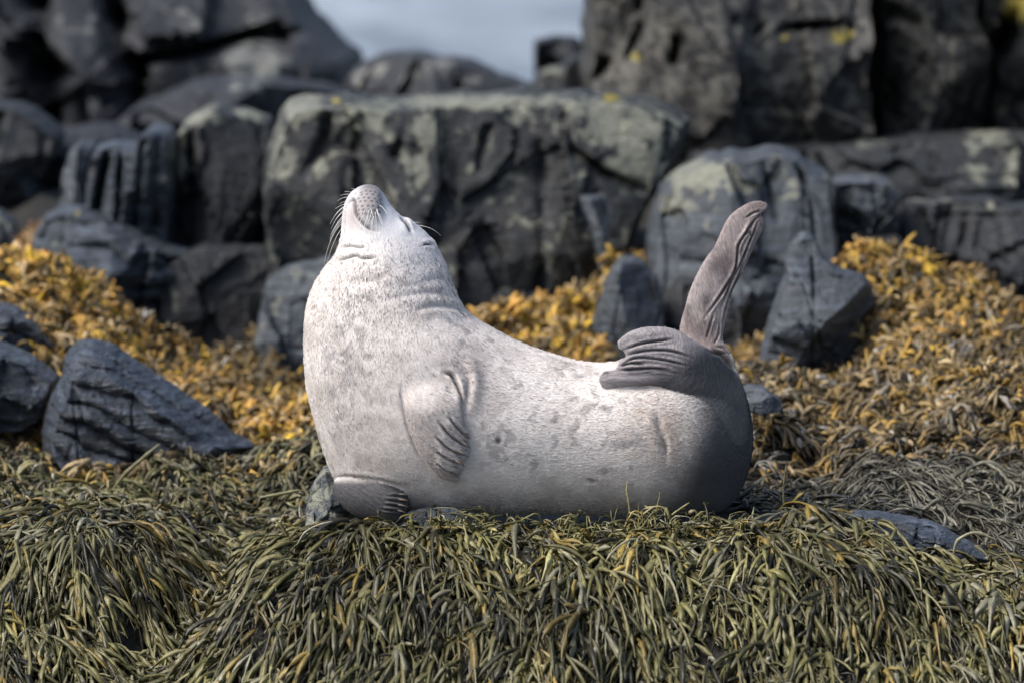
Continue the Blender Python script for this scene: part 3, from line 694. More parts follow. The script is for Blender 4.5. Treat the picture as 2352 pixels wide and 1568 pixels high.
crease([(768, 1094), (800, 1092), (850, 1098), (900, 1107), (940, 1125)], 4, 8, 0.5, 0.2)
# belly marks
spot((1145, 1013), 8, 0.95); dome((1145, 1010), 8, 8, -4); spot((1143, 1004), 5, 0.4)
spot((1359, 1104), 7, 0.45); crease([(1345, 1098), (1358, 1104), (1372, 1106)], 4, 4, 0.3)
crease([(1506, 940), (1514, 975), (1524, 1010), (1532, 1052)], 9, 6, 0.15, 0.15)
crease([(1522, 1004), (1530, 1022), (1532, 1046)], 3, 3, 0.45)
dome((1620, 1030), 70, 90, 16, 0.0)
# near hind flipper folds
for a_, w_, d_, k_ in [([(1432, 804), (1470, 790), (1515, 783), (1548, 779)], 3.0, 8, .55), ([(1434, 818), (1480, 806), (1540, 806), (1590, 822)], 3.2, 9, .6), 
                   ([(1422, 842), (1460, 822), (1520, 826), (1580, 840)], 2.8, 8, .5), ([(1418, 850), (1450, 848), (1500, 846), (1540, 850)], 3.4, 9, .6), ([(1470, 856), (1520, 852), (1560, 858)], 2.4, 4, .2),
                   ([(1384, 862), (1392, 856), (1400, 860)], 2.0, 4, .5), ([(1424, 842), (1450, 834), (1480, 836)], 3.2, 9, .6)]:
    crease(a_, w_ * 0.8, d_ * rng.uniform(0.5, 1.0), min(1, k_ * 1.6), 0.35)
dome((1490, 768), 50, 14, 5, -0.1); dome((1450, 872), 60, 10, 6, 0.02)
# raised hind flipper folds
for a_, w_, d_, k_ in [([(1756, 488), (1733, 507), (1714, 535), (1696, 566), (1689, 616), (1661, 669), (1618, 732)], 3.0, 8, .6), ([(1745, 500), (1724, 550), (1698, 610), (1672, 664), (1655, 710)], 2.6, 7, .65),
                   ([(1738, 520), (1716, 570), (1700, 620), (1680, 668), (1664, 720), (1656, 770)], 2.4, 6, .5), ([(1720, 528), (1718, 540)], 4.0, 6, .8), ([(1730, 512), (1724, 530), (1722, 545)], 2, 5, .6),
                   ([(1640, 720), (1632, 745), (1622, 780)], 3, 5, .3), ([(1560, 690), (1600, 640)], 0.1, 0.0, 0), ([(1750, 484), (1730, 490), (1712, 502)], 2.6, 5, .4), ([(1654, 740), (1650, 770), (1640, 790)], 2.6, 5, .3)]:
    crease(a_, max(w_ * 0.7, 1), d_ * rng.uniform(0.5, 1.0), min(1, k_ * 1.4), 0.45)
crease([(1628, 806), (1655, 812), (1678, 832), (1694, 856)], 5, 9, 1.0, 0.2)
crease([(1640, 796), (1664, 800), (1684, 824)], 3, 5, 0.5, 0.3)
co = co + no * disp[:, None]
# lumps under the skin
co += no * (noise(co, 9, 31, 2) * 0.0030 + noise(co, 22, 32, 2) * 0.0009)[:, None]
me.vertices.foreach_set('co', co.astype(np.float32).ravel())

# pelt colour, painted by body region
def g(c, ru, rv, ang=0.0, p=2):
    du = u - c[0]; dv = v - c[1]; ca, sa = math.cos(ang), math.sin(ang)
    return np.exp(-(((du * ca + dv * sa) / ru) ** 2 + ((-du * sa + dv * ca) / rv) ** 2) ** (p / 2))
BASE = np.array([0.69, 0.645, 0.61])
colr = np.tile(BASE, (nv, 1))
def blend(w, c):
    global colr
    w = np.clip(w, 0, 1)[:, None]
    colr = colr * (1 - w) + np.array(c) * w
inner = lambda poly, pad=0: inside(poly, u, v).astype(float)
blend(0.8 * smooth(620, 480, v) * smooth(1100, 1000, u), (0.58, 0.59, 0.63))
blend(0.5 * g((960, 600), 70, 90), (0.42, 0.44, 0.50))
blend(0.6 * g((790, 900), 80, 200), (0.44, 0.42, 0.42))
blend(0.55 * g((1075, 860), 50, 90, -0.3), (0.42, 0.34, 0.32))
blend(0.5 * g((900, 820), 60, 160), (0.52, 0.47, 0.45))
blend(0.8 * g((1490, 980), 65, 110), (0.42, 0.35, 0.30))
blend(0.7 * g((1535, 1000), 30, 60), (0.30, 0.24, 0.20))
blend(0.35 * g((1100, 1040), 250, 80), (0.40, 0.385, 0.37))
front_ff = inside(ff_o, u, v) & (co[:, 1] < body_front(u, v) + 0.004) & (v > 830)
blend(0.85 * front_ff * smooth(845, 960, v), (0.37, 0.335, 0.325))
# dark dorsal pelage, deepened by the shade of the rump painted in
dors_shade = smooth(1490, 1640, u + (v - 1000) * 0.30) * smooth(830, 930, v + (u - 1600) * 0.4)
blend(0.97 * dors_shade, (0.045, 0.047, 0.052))
blend(0.35 * smooth(1090, 1180, v), (0.25, 0.25, 0.26))  # shade along the belly's underside put into the coat colour
# mottled coat: pale rings and grey smudges
wc = co + np.stack([noise(co, 18, 41 + k, 2) for k in range(3)], 1) * 0.022
mott = smooth(540, 680, v + 0.3 * (u - 900)) * (1 - dors_shade)
n_r = noise(wc, 17, 50, 2)
blend(mott * 0.40 * np.exp(-((noise(wc, 27, 57, 3) - 0.05) / 0.09) ** 2) * (0.3 + 0.7 * smooth(900, 1150, u)), (0.80, 0.78, 0.75))
blend(mott * 0.45 * smooth(-0.1, 0.45, n_r), (0.42, 0.375, 0.35))
n_s = noise(wc, 34, 51, 3)
blend(mott * 0.62 * smooth(0.12, 0.38, n_s) * (0.35 + 0.65 * smooth(-0.2, 0.3, noise(co, 6, 52))), (0.27, 0.25, 0.25))
blend(0.5 * mott * g((800, 860), 110, 260) * smooth(0.05, 0.3, noise(wc, 42, 53, 2)), (0.30, 0.27, 0.27))
nh_in = inside(nh_o, u, v) & (co[:, 1] < -0.06)
blend(nh_in * 0.95, (0.26, 0.24, 0.25))
blend(nh_in * smooth(1480, 1590, u + (v - 850) * 1.5) * 0.97, (0.05, 0.052, 0.058))  # rump pelage and its painted shade carried over the flipper root
blend(nh_in * smooth(850, 890, v) * smooth(1470, 1560, u) * 0.6, (0.11, 0.11, 0.115))
fh_in = inside(fh_o, u, v) & (co[:, 1] > -0.05) & (v < 810)
blend(fh_in * 0.95, (0.31, 0.27, 0.265))
blend(fh_in * 0.75 * smooth(-0.05, 0.35, noise(co, 15, 66, 4)), (0.095, 0.075, 0.08))
blend(fh_in * 0.8 * (g((1640, 612), 16, 22, .4) + g((1622, 690), 12, 22, .3)), (0.10, 0.08, 0.085))
blend(fh_in * smooth(620, 520, v) * 0.5, (0.22, 0.175, 0.17))
blend(fh_in * smooth(700, 780, v) * 0.5, (0.36, 0.29, 0.27))
# muzzle
blend(0.85 * g((848, 472), 33, 50, 0.1, 4), (0.21, 0.19, 0.195))
blend(0.7 * g((812, 500), 18, 42), (0.34, 0.28, 0.265))
blend(0.9 * g((850, 434), 24, 14), (0.12, 0.11, 0.115))
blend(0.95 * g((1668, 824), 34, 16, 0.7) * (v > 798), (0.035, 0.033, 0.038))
# lower fore flipper
lf_in = inside(lf_o, u, v) & (co[:, 1] < -0.05) & (v > 1097)
blend(lf_in * 0.97 * smooth(1096, 1114, v), (0.065, 0.065, 0.07))
# pale ridges between the folds of the raised flipper, dark trailing edge
for ln in ([(1757, 476), (1735, 490), (1716, 512), (1700, 548)], [(1740, 512), (1712, 566), (1692, 626), (1668, 684), (1656, 740), (1652, 780)], [(1690, 576), (1684, 620), (1650, 690), (1622, 728)]):
    dd, _f = seg_dist(uv, catmull(ln, 6, closed=False)); blend(fh_in * 0.6 * np.exp(-(dd / 2.6) ** 2), (0.50, 0.44, 0.42))
for ln in ([(1421, 776), (1420, 790), (1426, 802), (1436, 812), (1424, 826), (1414, 846)], [(1425, 838), (1470, 838), (1540, 842)], [(1440, 800), (1500, 792), (1560, 795)]):
    dd, _f = seg_dist(uv, catmull(ln, 6, closed=False)); blend(nh_in * 0.5 * np.exp(-(dd / 3.2) ** 2), (0.46, 0.41, 0.40))
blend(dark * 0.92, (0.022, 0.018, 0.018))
# fur flow coordinates along the bent spine
spine = catmull([(845, 430), (850, 500), (885, 600), (880, 720), (900, 850), (980, 960), (1120, 1010), (1300, 1010), (1480, 1000), (1620, 985), (1700, 900), (1690, 820)], 10, closed=False)
sl = np.r_[0, np.cumsum(np.hypot(*(spine[1:] - spine[:-1]).T))]
num = np.zeros(nv); den = np.zeros(nv); tnx = np.zeros((nv, 2))
tg = np.gradient(spine, axis=0); tg /= np.hypot(*tg.T)[:, None]
for k in range(0, len(spine), 2):
    w = np.exp(-((u - spine[k, 0]) ** 2 + (v - spine[k, 1]) ** 2) / (2 * 75.0 ** 2)) + 1e-12
    num += w * (sl[k] + (u - spine[k, 0]) * tg[k, 0] + (v - spine[k, 1]) * tg[k, 1]); den += w; tnx += w[:, None] * tg[k]
flow_s = num / den * S
tnx /= np.hypot(*tnx.T)[:, None]
tcoord = np.zeros(nv)
for k in range(0, len(spine), 2):
    w = np.exp(-((u - spine[k, 0]) ** 2 + (v - spine[k, 1]) ** 2) / (2 * 75.0 ** 2)) + 1e-12
    tcoord += w * ((u - spine[k, 0]) * -tg[k, 1] + (v - spine[k, 1]) * tg[k, 0])
flow_t = tcoord / den * S
furvec = np.stack([flow_s, flow_t, co[:, 1]], 1)
# how strongly the coarse wet fur shows (neck, arm pit, groin)
fur_amt = 0.04 + 0.85 * g((920, 650), 170, 95, 0, 4) + 0.6 * g((1060, 860), 80, 110) + 0.12 * g((800, 850), 120, 200)
fur_amt = np.clip(fur_amt, 0, 1) * smooth(560, 600, v + 0.0 * u)
fur_amt = np.maximum(fur_amt, 0.06)
fur_amt *= 1 - 0.8 * np.clip(nh_in.astype(float) + fh_in + lf_in, 0, 1)
set_attr(me, 'skin', np.clip(nh_in.astype(float) + fh_in + lf_in + 0.7 * front_ff * smooth(930, 1010, v), 0, 1))
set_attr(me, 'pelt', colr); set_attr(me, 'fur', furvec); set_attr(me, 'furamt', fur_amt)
me.polygons.foreach_set('use_smooth', np.ones(len(me.polygons), bool)); me.update()

M = Mat('seal_pelt'); p = M.pos()
fv = M.attr('fur', 'Vector')
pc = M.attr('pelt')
fa = M.attr('furamt', 'Fac')
st = M.noise(M.mapping(fv, (55, 330, 330)), 1.0, 3, 0.6, 0.15)
st2 = M.noise(M.mapping(fv, (22, 130, 130)), 1.0, 3, 0.6, 0.2)
streak = M.math('MULTIPLY', M.ramp(st, [(0.52, 0.0), (0.66, 1.0)]), M.ramp(st2, [(0.36, 0.0), (0.56, 1.0)]))
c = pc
fine = M.noise(M.mapping(fv, (60, 200, 200)), 1.0, 3, 0.6)
c = M.mix(M.math('MULTIPLY', M.ramp(fine, [(0.42, 0.0), (0.60, 1.0)]), 0.14), c, M.mix(0.5, c, (0.05, 0.045, 0.045)))
c = M.mix(M.math('MULTIPLY', M.math('MULTIPLY', streak, fa), 0.55), c, (0.12, 0.11, 0.11))
skc = M.ramp(M.noise(M.mapping(fv, (26, 140, 140)), 1.0, 5, 0.7, 0.6), [(0.38, 0.72), (0.64, 1.15)])
c = M.mix(M.attr('skin', 'Fac'), c, M.mix(1.0, c, skc, 'MULTIPLY'))
M.l(c, M.b.inputs['Base Color'])
M.b.inputs['Roughness'].default_value = 0.58
M.b.inputs['Specular IOR Level'].default_value = 0.2
M.b.inputs['Sheen Weight'].default_value = 0.03
M.b.inputs['Sheen Roughness'].default_value = 0.5
b_ = M.bump(st, 0.35, 0.004)
b_ = M.bump(M.math('MULTIPLY', streak, fa), 0.7, -0.004, b_)
b_ = M.bump(M.noise(p, 60, 3), 0.2, 0.006, b_)
sk = M.math('MULTIPLY', M.noise(M.mapping(fv, (20, 110, 110)), 1.0, 5, 0.65, 0.6), M.attr('skin', 'Fac'))
b_ = M.bump(sk, 0.7, 0.007, b_)
M.l(b_, M.b.inputs['Normal'])
me.materials.append(M.m)
me.name = 'seal'
seal = bpy.data.objects.new('seal', me); COL.objects.link(seal)
tag(seal, 'pale grey mottled seal bending head and hind flippers up on the seaweed', 'seal')

def simple(name, col, rough=0.5, spec=0.4):
    M = Mat(name); n_ = M.noise(M.pos(), 120, 2)
    M.l(M.mix(M.math('MULTIPLY', n_, 0.4), col, tuple(x * 0.6 for x in col)), M.b.inputs['Base Color'])
    M.b.inputs['Roughness'].default_value = rough; M.b.inputs['Specular IOR Level'].default_value = spec
    return M.m
whisk_m = simple('white_whisker', (0.80, 0.78, 0.74), 0.35)
claw_m = simple('horn_claw', (0.12, 0.10, 0.09), 0.6, 0.2)

def tube(name, pts, radii, mat, parent, sides=6, label=None):
    pts = np.asarray(pts, float); n = len(pts); radii = np.asarray(radii, float)
    t = np.gradient(pts, axis=0); t /= np.linalg.norm(t, axis=1)[:, None] + 1e-12
    ref = np.array([0, -1.0, 0.15]); s1 = np.cross(t, ref); s1 /= np.linalg.norm(s1, axis=1)[:, None] + 1e-12
    s2 = np.cross(s1, t)
    a = np.linspace(0, 2 * math.pi, sides, endpoint=False)
    V = pts[:, None] + radii[:, None, None] * (np.cos(a)[None, :, None] * s1[:, None] + np.sin(a)[None, :, None] * s2[:, None])
    idx = np.arange(n * sides).reshape(n, sides); nx = np.roll(idx, -1, 1)
    f = np.stack([idx[:-1], nx[:-1], nx[1:], idx[1:]], -1).reshape(-1, 4)
    o = new_mesh(name, V.reshape(-1, 3), f, mat, parent)
    if label: o['label'] = label
    return o

from mathutils.bvhtree import BVHTree
bvh = BVHTree.FromObject(seal, bpy.context.evaluated_depsgraph_get())
camv = Vector((0, -D, CZ))
def hit(uu, vv):
    d_ = Vector([float(x) for x in ray(uu, vv)]).normalized()
    h_ = bvh.ray_cast(camv, d_)
    return None if h_[0] is None else np.array(h_[0])
C1 = lambda x, y: (673.7 + x * 0.27344, 398.1 + y * 0.27344)      # reads positions off an enlarged view of the head
left_w = [((520, 135), (500, 128), (482, 128)), ((480, 158), (450, 150), (430, 156)), ((478, 178), (430, 175), (395, 188)), ((462, 202), (410, 200), (372, 235)), ((458, 235), (420, 235), (385, 262)), ((450, 255), (400, 265), (352, 302)),
          ((448, 275), (390, 300), (345, 365)), ((450, 268), (370, 300), (308, 430)), ((446, 295), (380, 340), (340, 420)), ((446, 315), (360, 350), (318, 470)), ((445, 330), (370, 400), (312, 520)), ((442, 360), (350, 420), (305, 560)),
          ((440, 380), (350, 440), (308, 575)), ((438, 400), (310, 480), (258, 768)), ((436, 440), (350, 500), (280, 768)), ((436, 460), (400, 520), (372, 650))]
pad_w = [((600, 310), (575, 400), (515, 470)), ((640, 300), (610, 400), (575, 500)), ((660, 320), (640, 400), (590, 490)), ((700, 300), (735, 400), (765, 490)), ((690, 330), (700, 420), (700, 545)), ((655, 390), (655, 450), (648, 530)),
         ((725, 270), (790, 310), (797, 390)), ((700, 310), (720, 380), (760, 470)), ((580, 320), (540, 380), (500, 440)), ((650, 300), (680, 380), (700, 480)), ((630, 360), (605, 430), (570, 515)), ((670, 370), (665, 430), (650, 560)), ((720, 340), (750, 400), (762, 485))]
brow_w = [((1040, 432), (1160, 430), (1290, 505)), ((1045, 438), (1170, 450), (1238, 525)), ((1050, 440), (1090, 455), (1110, 485)), ((1040, 430), (1100, 425), (1150, 445)), ((1000, 418), (1040, 408), (1065, 418))]
def whisker(a, b, c, lift, r0):
    A = C1(*a); h_ = hit(*A)
    for k in range(12):
        if h_ is not None: break
        A = (A[0] + 2, A[1] + 1); h_ = hit(*A)
    if h_ is None: return
    ya = h_[1]
    t = np.linspace(0, 1, 12)[:, None]
    B, C_ = np.array(C1(*b)), np.array(C1(*c)); A = np.array(A)
    q = (1 - t) ** 2 * A + 2 * t * (1 - t) * B + t ** 2 * C_
    yy = ya - lift * np.sin(t[:, 0] * math.pi * 0.6)
    pts = P(q[:, 0], q[:, 1], yy)
    tube('whisker', pts, r0 * (1 - 0.75 * t[:, 0]), whisk_m, seal, 4)
for w_ in left_w: whisker(*w_, 0.012, 0.00075)
for w_ in pad_w: whisker(*w_, 0.035, 0.00075)
for w_ in brow_w: whisker(*w_, 0.01, 0.00065)
def claw(a, b, r0):
    A = hit(*a)
    if A is None: return
    Bm = P(b[0], b[1], A[1] - 0.002)
    t = np.linspace(0, 1, 7)[:, None]
    pts = A[None] + [0, 0.004, 0] + (Bm - A - [0, 0.004, 0]) * t + np.array([0, -0.008, 0.002]) * np.sin(t * math.pi)
    tube('claw', pts, r0 * np.array([0.8, 1, 0.95, 0.8, 0.6, 0.35, 0.06]), claw_m, seal, 6)
for a, b in [((1060, 994), (1080, 1008)), ((1060, 1014), (1083, 1030)), ((1052, 1034), (1077, 1050)), ((1044, 1056), (1068, 1070)), ((1034, 1082), (1056, 1098))]: claw(a, b, 0.0036)
for a, b in [((915, 1134), (941, 1137)), ((915, 1146), (942, 1150)), ((912, 1158), (940, 1164)), ((908, 1170), (936, 1178))]: claw(a, b, 0.003)

# ------------------------------------------------------------------ short fur on the pelt (real strands; they soften the outline)
def make_fur():
    nl = len(me.polygons)
    cen = np.empty(nl * 3, np.float32); me.polygons.foreach_get('center', cen); cen = cen.reshape(-1, 3).astype(float)
    nn = np.empty(nl * 3, np.float32); me.polygons.foreach_get('normal', nn); nn = nn.reshape(-1, 3).astype(float)
    fuv = np.stack(UV(cen), 1)
    N = 110000
    w = np.where(nn[:, 1] < 0.35, 1.0, 0.0)
    w *= np.where(inside(nh_o, fuv[:, 0], fuv[:, 1]) | inside(fh_o, fuv[:, 0], fuv[:, 1]) | inside(lf_o, fuv[:, 0], fuv[:, 1]), 0.12, 1.0)
    w *= np.where((fuv[:, 1] < 545) & (fuv[:, 0] < 1000), 0.25, 1.0)
    w *= np.where(fuv[:, 1] < 545, 0.8, 1.0)
    vi = np.empty(len(me.loops), np.int32); me.loops.foreach_get('vertex_index', vi)
    ls = np.empty(nl, np.int32); me.polygons.foreach_get('loop_start', ls); fv0 = vi[ls]
    dkb = dark.copy()[:, None]
    for _ in range(2): dkb = np.maximum(dkb, lap(dkb))
    w *= np.clip(1 - 1.6 * dkb[fv0, 0], 0.0, 1)
    ii = rng.choice(nl, N, p=w / w.sum())
    base = cen[ii] + rng.normal(size=(N, 3)) * 0.0012
    n_ = nn[ii]
    # flow direction at each root
    fu, fv_ = fuv[ii, 0], fuv[ii, 1]
    t2 = np.zeros((N, 2)); 
    for k in range(0, len(spine), 2):
        ww = np.exp(-((fu - spine[k, 0]) ** 2 + (fv_ - spine[k, 1]) ** 2) / (2 * 75.0 ** 2)) + 1e-12
        t2 += ww[:, None] * tg[k]
    t2 /= np.hypot(*t2.T)[:, None] + 1e-9
    fl = np.stack([t2[:, 0], 0 * fu, -t2[:, 1]], 1) + rng.normal(size=(N, 3)) * 0.16
    fl -= n_ * (fl * n_).sum(1)[:, None]; fl /= np.linalg.norm(fl, axis=1)[:, None] + 1e-9
    ln = rng.uniform(0.005, 0.011, N) * np.where(fv_ < 545, 0.5, 1.0)
    famt = fur_amt[fv0[ii]]; k = rng.random(N)
    dk_s = k < 0.13 * famt ** 1.2
    ln = ln * np.where(dk_s, 1.5, 1.0)
    K = 4
    pts = np.empty((N, K, 3))
    for k in range(K):
        t = k / (K - 1)
        pts[:, k] = base - n_ * 0.0006 + (fl * (t * 0.97) + n_ * (0.30 * t - 0.16 * t * t)) * ln[:, None]
    cu = bpy.data.hair_curves.new('fur')
    cu.add_curves([K] * N)
    cu.attributes['position'].data.foreach_set('vector', pts.astype(np.float32).ravel())
    rad = (np.array([0.00042, 0.00038, 0.00028, 0.00008])[None] * np.where(dk_s, 1.35, 1.0)[:, None]).astype(np.float32).ravel()
    ra = cu.attributes.get('radius') or cu.attributes.new('radius', 'FLOAT', 'POINT')
    ra.data.foreach_set('value', rad)
    # colour of each strand follows the pelt
    ca = colr[fv0[ii]]
    f_ = np.where(dk_s, 0.22, 1.0) * rng.uniform(0.92, 1.12, N)
    ca = ca * f_[:, None]
    at = cu.attributes.new('tint', 'FLOAT_COLOR', 'CURVE')
    at.data.foreach_set('color', np.c_[ca, np.ones(N)].astype(np.float32).ravel())
    Mh = Mat('seal_fur_strand'); Mh.l(Mh.attr('tint'), Mh.b.inputs['Base Color']); Mh.b.inputs['Roughness'].default_value = 0.6
    Mh.b.inputs['Specular IOR Level'].default_value = 0.08
    cu.materials.append(Mh.m)
    o = bpy.data.objects.new('fur', cu); COL.objects.link(o); o.parent = seal
    o['kind'] = 'stuff'
make_fur()

# ------------------------------------------------------------------ seaweed
def strands(name, X, Y, n_seg, length, width, base_dir, lift, colour, mat, down=1.0, wander=0.6, bladder=0.5, flatness=0.4, fork=None, curl=0.0, tip=0.5, droop=1.0, z_off=None, sides=3):
    """many limp straps lying on the ground; X,Y roots; base_dir (N,2) starting heading; returns nothing, links ONE object"""
    N = len(X)
    r = np.random.default_rng(abs(hash(name)) % 1000 if False else sum(map(ord, name)) * 7 + N)
    p = np.stack([X, Y], 1).astype(float)
    d = base_dir / (np.linalg.norm(base_dir, axis=1)[:, None] + 1e-9)
    seg = (length / n_seg)
    off0 = lift * r.random(N)
    pts = np.empty((N, n_seg + 1, 3)); zz = ground_z(p[:, 0], p[:, 1])
    top = zz + off0 * 0.4
    seedv = r.random(N) * 100
    curv = r.normal(size=N) * curl
    cur = np.stack([p[:, 0], p[:, 1], top], 1)
    pts[:, 0] = cur
    rise = lift * r.uniform(0.2, 1.2, N)
    dwn = r.uniform(0.05, 1.1, N) ** 1.3
    vz = r.uniform(0.1, 0.9, N)
    for k in range(1, n_seg + 1):
        t = k / n_seg
        gx_, gy_ = ground_grad(cur[:, 0], cur[:, 1])
        gm = np.sqrt(gx_ ** 2 + gy_ ** 2) + 1e-6
        dn = np.stack([-gx_, -gy_], 1) * (np.minimum(gm, 1.5) / gm)[:, None]
        nz = np.stack([noise(np.stack([cur[:, 0] * 5, cur[:, 1] * 5, seedv * 0.15 + t], 1), 1, 3), noise(np.stack([cur[:, 0] * 5, cur[:, 1] * 5, seedv * 0.15 + t + 50], 1), 1, 4)], 1)
        ang = curv
        ca, sa = np.cos(ang), np.sin(ang)
        d = np.stack([d[:, 0] * ca - d[:, 1] * sa, d[:, 0] * sa + d[:, 1] * ca], 1)
        d = d + dn * (0.30 * down) * dwn[:, None] + nz * wander * 0.45
        d /= np.linalg.norm(d, axis=1)[:, None] + 1e-9
        vz = vz - droop * 2.0 / n_seg
        hs = 1 / np.sqrt(1 + gm ** 2 * 0.9 + np.clip(vz, -2, 2) ** 2 * 0.3)
        nxt = cur.copy()
        nxt[:, 0] += d[:, 0] * seg * hs; nxt[:, 1] += d[:, 1] * seg * hs
        floor = ground_z(nxt[:, 0], nxt[:, 1]) + 0.004 + off0 * (0.35 + 0.5 * np.sin(t * 3 + seedv))
        nxt[:, 2] += vz * seg * 0.7
        nxt[:, 2] = np.maximum(nxt[:, 2], floor)
        lim = floor + rise * math.sin(min(t * 2.2, math.pi * 0.98)) + 0.01
        nxt[:, 2] = np.minimum(nxt[:, 2], np.maximum(lim, floor))
        cur = nxt; pts[:, k] = cur
    # cross sections
    cc = colour(r, N, pts[:, 0])                               # (N,3)
    outs = []
    def emit(pts, width, cc, bladder, head=0.55):
        n_, ns = pts.shape[0], pts.shape[1] - 1
        tn = np.gradient(pts, axis=1); tn /= np.linalg.norm(tn, axis=2)[..., None] + 1e-9
        roll = r.uniform(-1.0, 1.0, n_)[:, None] + np.linspace(0, 1, ns + 1)[None] * r.normal(size=n_)[:, None] * 1.2
        up = np.array([0, -0.75, 0.65])
        s1 = np.cross(tn, up); s1 /= np.linalg.norm(s1, axis=2)[..., None] + 1e-9
        s2 = np.cross(s1, tn)
        c_, s_ = np.cos(roll)[..., None], np.sin(roll)[..., None]
        a1 = s1 * c_ + s2 * s_; a2 = s2 * c_ - s1 * s_
        tt = np.linspace(0, 1, ns + 1)[None]
        wv = width[:, None] * (head + 0.6 * np.sin(np.clip(tt * 1.15, 0, 1) * math.pi * 0.9)) * np.where(tt > 0.93, tip, 1.0)
        wv = wv * (1 + 0.22 * r.normal(size=(n_, ns + 1)))
        bl = (r.random((n_, ns + 1)) < bladder / ns * 4) & (tt > 0.15) & (tt < 0.92)
        wv = np.where(bl, np.maximum(width[:, None] * 1.7, wv), wv); wv = np.maximum(wv, width[:, None] * 0.18)
        th = np.where(bl, wv * 0.8, wv * flatness)
        th = np.maximum(th, 0.0008)
        ang = np.arange(sides) * 2 * math.pi / sides
        V = pts[:, :, None] + a1[:, :, None] * (np.cos(ang)[None, None, :, None] * wv[..., None, None] * 0.5) + a2[:, :, None] * (np.sin(ang)[None, None, :, None] * th[..., None, None] * 0.5)
        idx = np.arange(n_ * (ns + 1) * sides).reshape(n_, ns + 1, sides)
        nx = np.roll(idx, -1, 2)
        f = np.stack([idx[:, :-1], nx[:, :-1], nx[:, 1:], idx[:, 1:]], -1).reshape(-1, 4)
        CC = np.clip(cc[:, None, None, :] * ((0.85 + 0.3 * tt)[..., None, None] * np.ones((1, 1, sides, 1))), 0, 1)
        outs.append((V.reshape(-1, 3), f, CC.reshape(-1, 3)))
    emit(pts, width, cc, bladder)
    def branch(k0, k1, scale, angle, frac, wscale, bl):
        m_ = r.random(N) < frac
        rel = pts[m_, k0:k1 + 1] - pts[m_, k0:k0 + 1]
        t0 = pts[m_, k0] - pts[m_, k0 - 1]; t0 /= np.linalg.norm(t0, axis=1)[:, None] + 1e-9
        pr = np.cross(t0, np.array([0, -0.8, 0.6])) ; pr /= np.linalg.norm(pr, axis=1)[:, None] + 1e-9
        a_ = r.choice([-1, 1], m_.sum()) * r.uniform(0.5, 1.2, m_.sum()) * angle
        ln = np.linalg.norm(rel, axis=2)
        q_ = rel * np.cos(a_)[:, None, None] + pr[:, None] * (ln * np.sin(a_)[:, None])[..., None] * np.linspace(1.15, 0.8, rel.shape[1])[None, :, None]
        q_ = pts[m_, k0:k0 + 1] + q_ * scale
        emit(q_, width[m_] * wscale, cc[m_] * r.uniform(0.85, 1.25, m_.sum())[:, None], bl, 0.8)
    if fork:
        h_ = n_seg // 2
        branch(h_, n_seg, 0.9, 0.55, fork, 0.85, bladder)
        branch(max(h_ - 2, 1), h_ + 1, 0.8, 0.9, fork * 0.8, 0.8, 0.3)
        branch(min(h_ + 2, n_seg - 2), n_seg, 0.6, 0.8, fork * 0.7, 0.8, 0.3)
    o_ = 0; A, B, C_ = [], [], []
    for v_, f_, c_ in outs:
        A.append(v_); B.append(f_ + o_); C_.append(c_); o_ += len(v_)
    return np.concatenate(A), np.concatenate(B), np.concatenate(C_)

def build_stuff(name, label, cat, mat, sets):
    off = 0; Vs, Fs, Cs = [], [], []
    for V, f, c in sets:
        Vs.append(V); Fs.append(f + off); Cs.append(c); off += len(V)
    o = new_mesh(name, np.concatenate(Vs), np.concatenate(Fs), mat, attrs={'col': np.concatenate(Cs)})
    return tag(o, label, cat, kind='stuff')

def palette(cols, wts, var=0.25, gain=1.0):
    cols = np.array(cols, float); wts = np.array(wts, float) / sum(wts)
    def fn(r, N, root):
        patch = noise(root, 3.0, 77, 2) + 0.6 * noise(root, 11.0, 78, 2)
        k = r.choice(len(cols), N, p=wts)
        c = cols[k] * (1 + var * r.normal(size=N))[:, None].clip(0.35, 1.8)
        return c * gain * (1 + 0.75 * patch)[:, None]
    return fn
OLIVE = palette([(0.135, 0.125, 0.042), (0.195, 0.178, 0.078), (0.078, 0.076, 0.025), (0.24, 0.175, 0.045), (0.21, 0.20, 0.13), (0.028, 0.026, 0.013)], [4, 4, 3, 1.6, 2, 2], gain=0.80)
TAN = palette([(0.20, 0.175, 0.10), (0.24, 0.18, 0.075), (0.13, 0.115, 0.055), (0.28, 0.27, 0.20), (0.05, 0.045, 0.025)], [3, 2, 3, 1.5, 2], gain=0.8)
GREY = palette([(0.16, 0.15, 0.11), (0.10, 0.095, 0.06), (0.22, 0.21, 0.17), (0.05, 0.045, 0.03)], [4, 3, 2, 2], gain=0.75)
GOLD = palette([(0.34, 0.19, 0.04), (0.38, 0.24, 0.045), (0.22, 0.14, 0.045), (0.36, 0.26, 0.13), (0.09, 0.06, 0.02), (0.50, 0.32, 0.03)], [4, 3, 3, 3, 4, 1.4], var=0.2, gain=1.1)
BROWN = palette([(0.36, 0.34, 0.30), (0.20, 0.135, 0.05), (0.26, 0.19, 0.10), (0.12, 0.09, 0.04), (0.30, 0.19, 0.045), (0.22, 0.19, 0.14), (0.03, 0.025, 0.015)], [1.2, 4, 3, 3.5, 2, 2, 3])

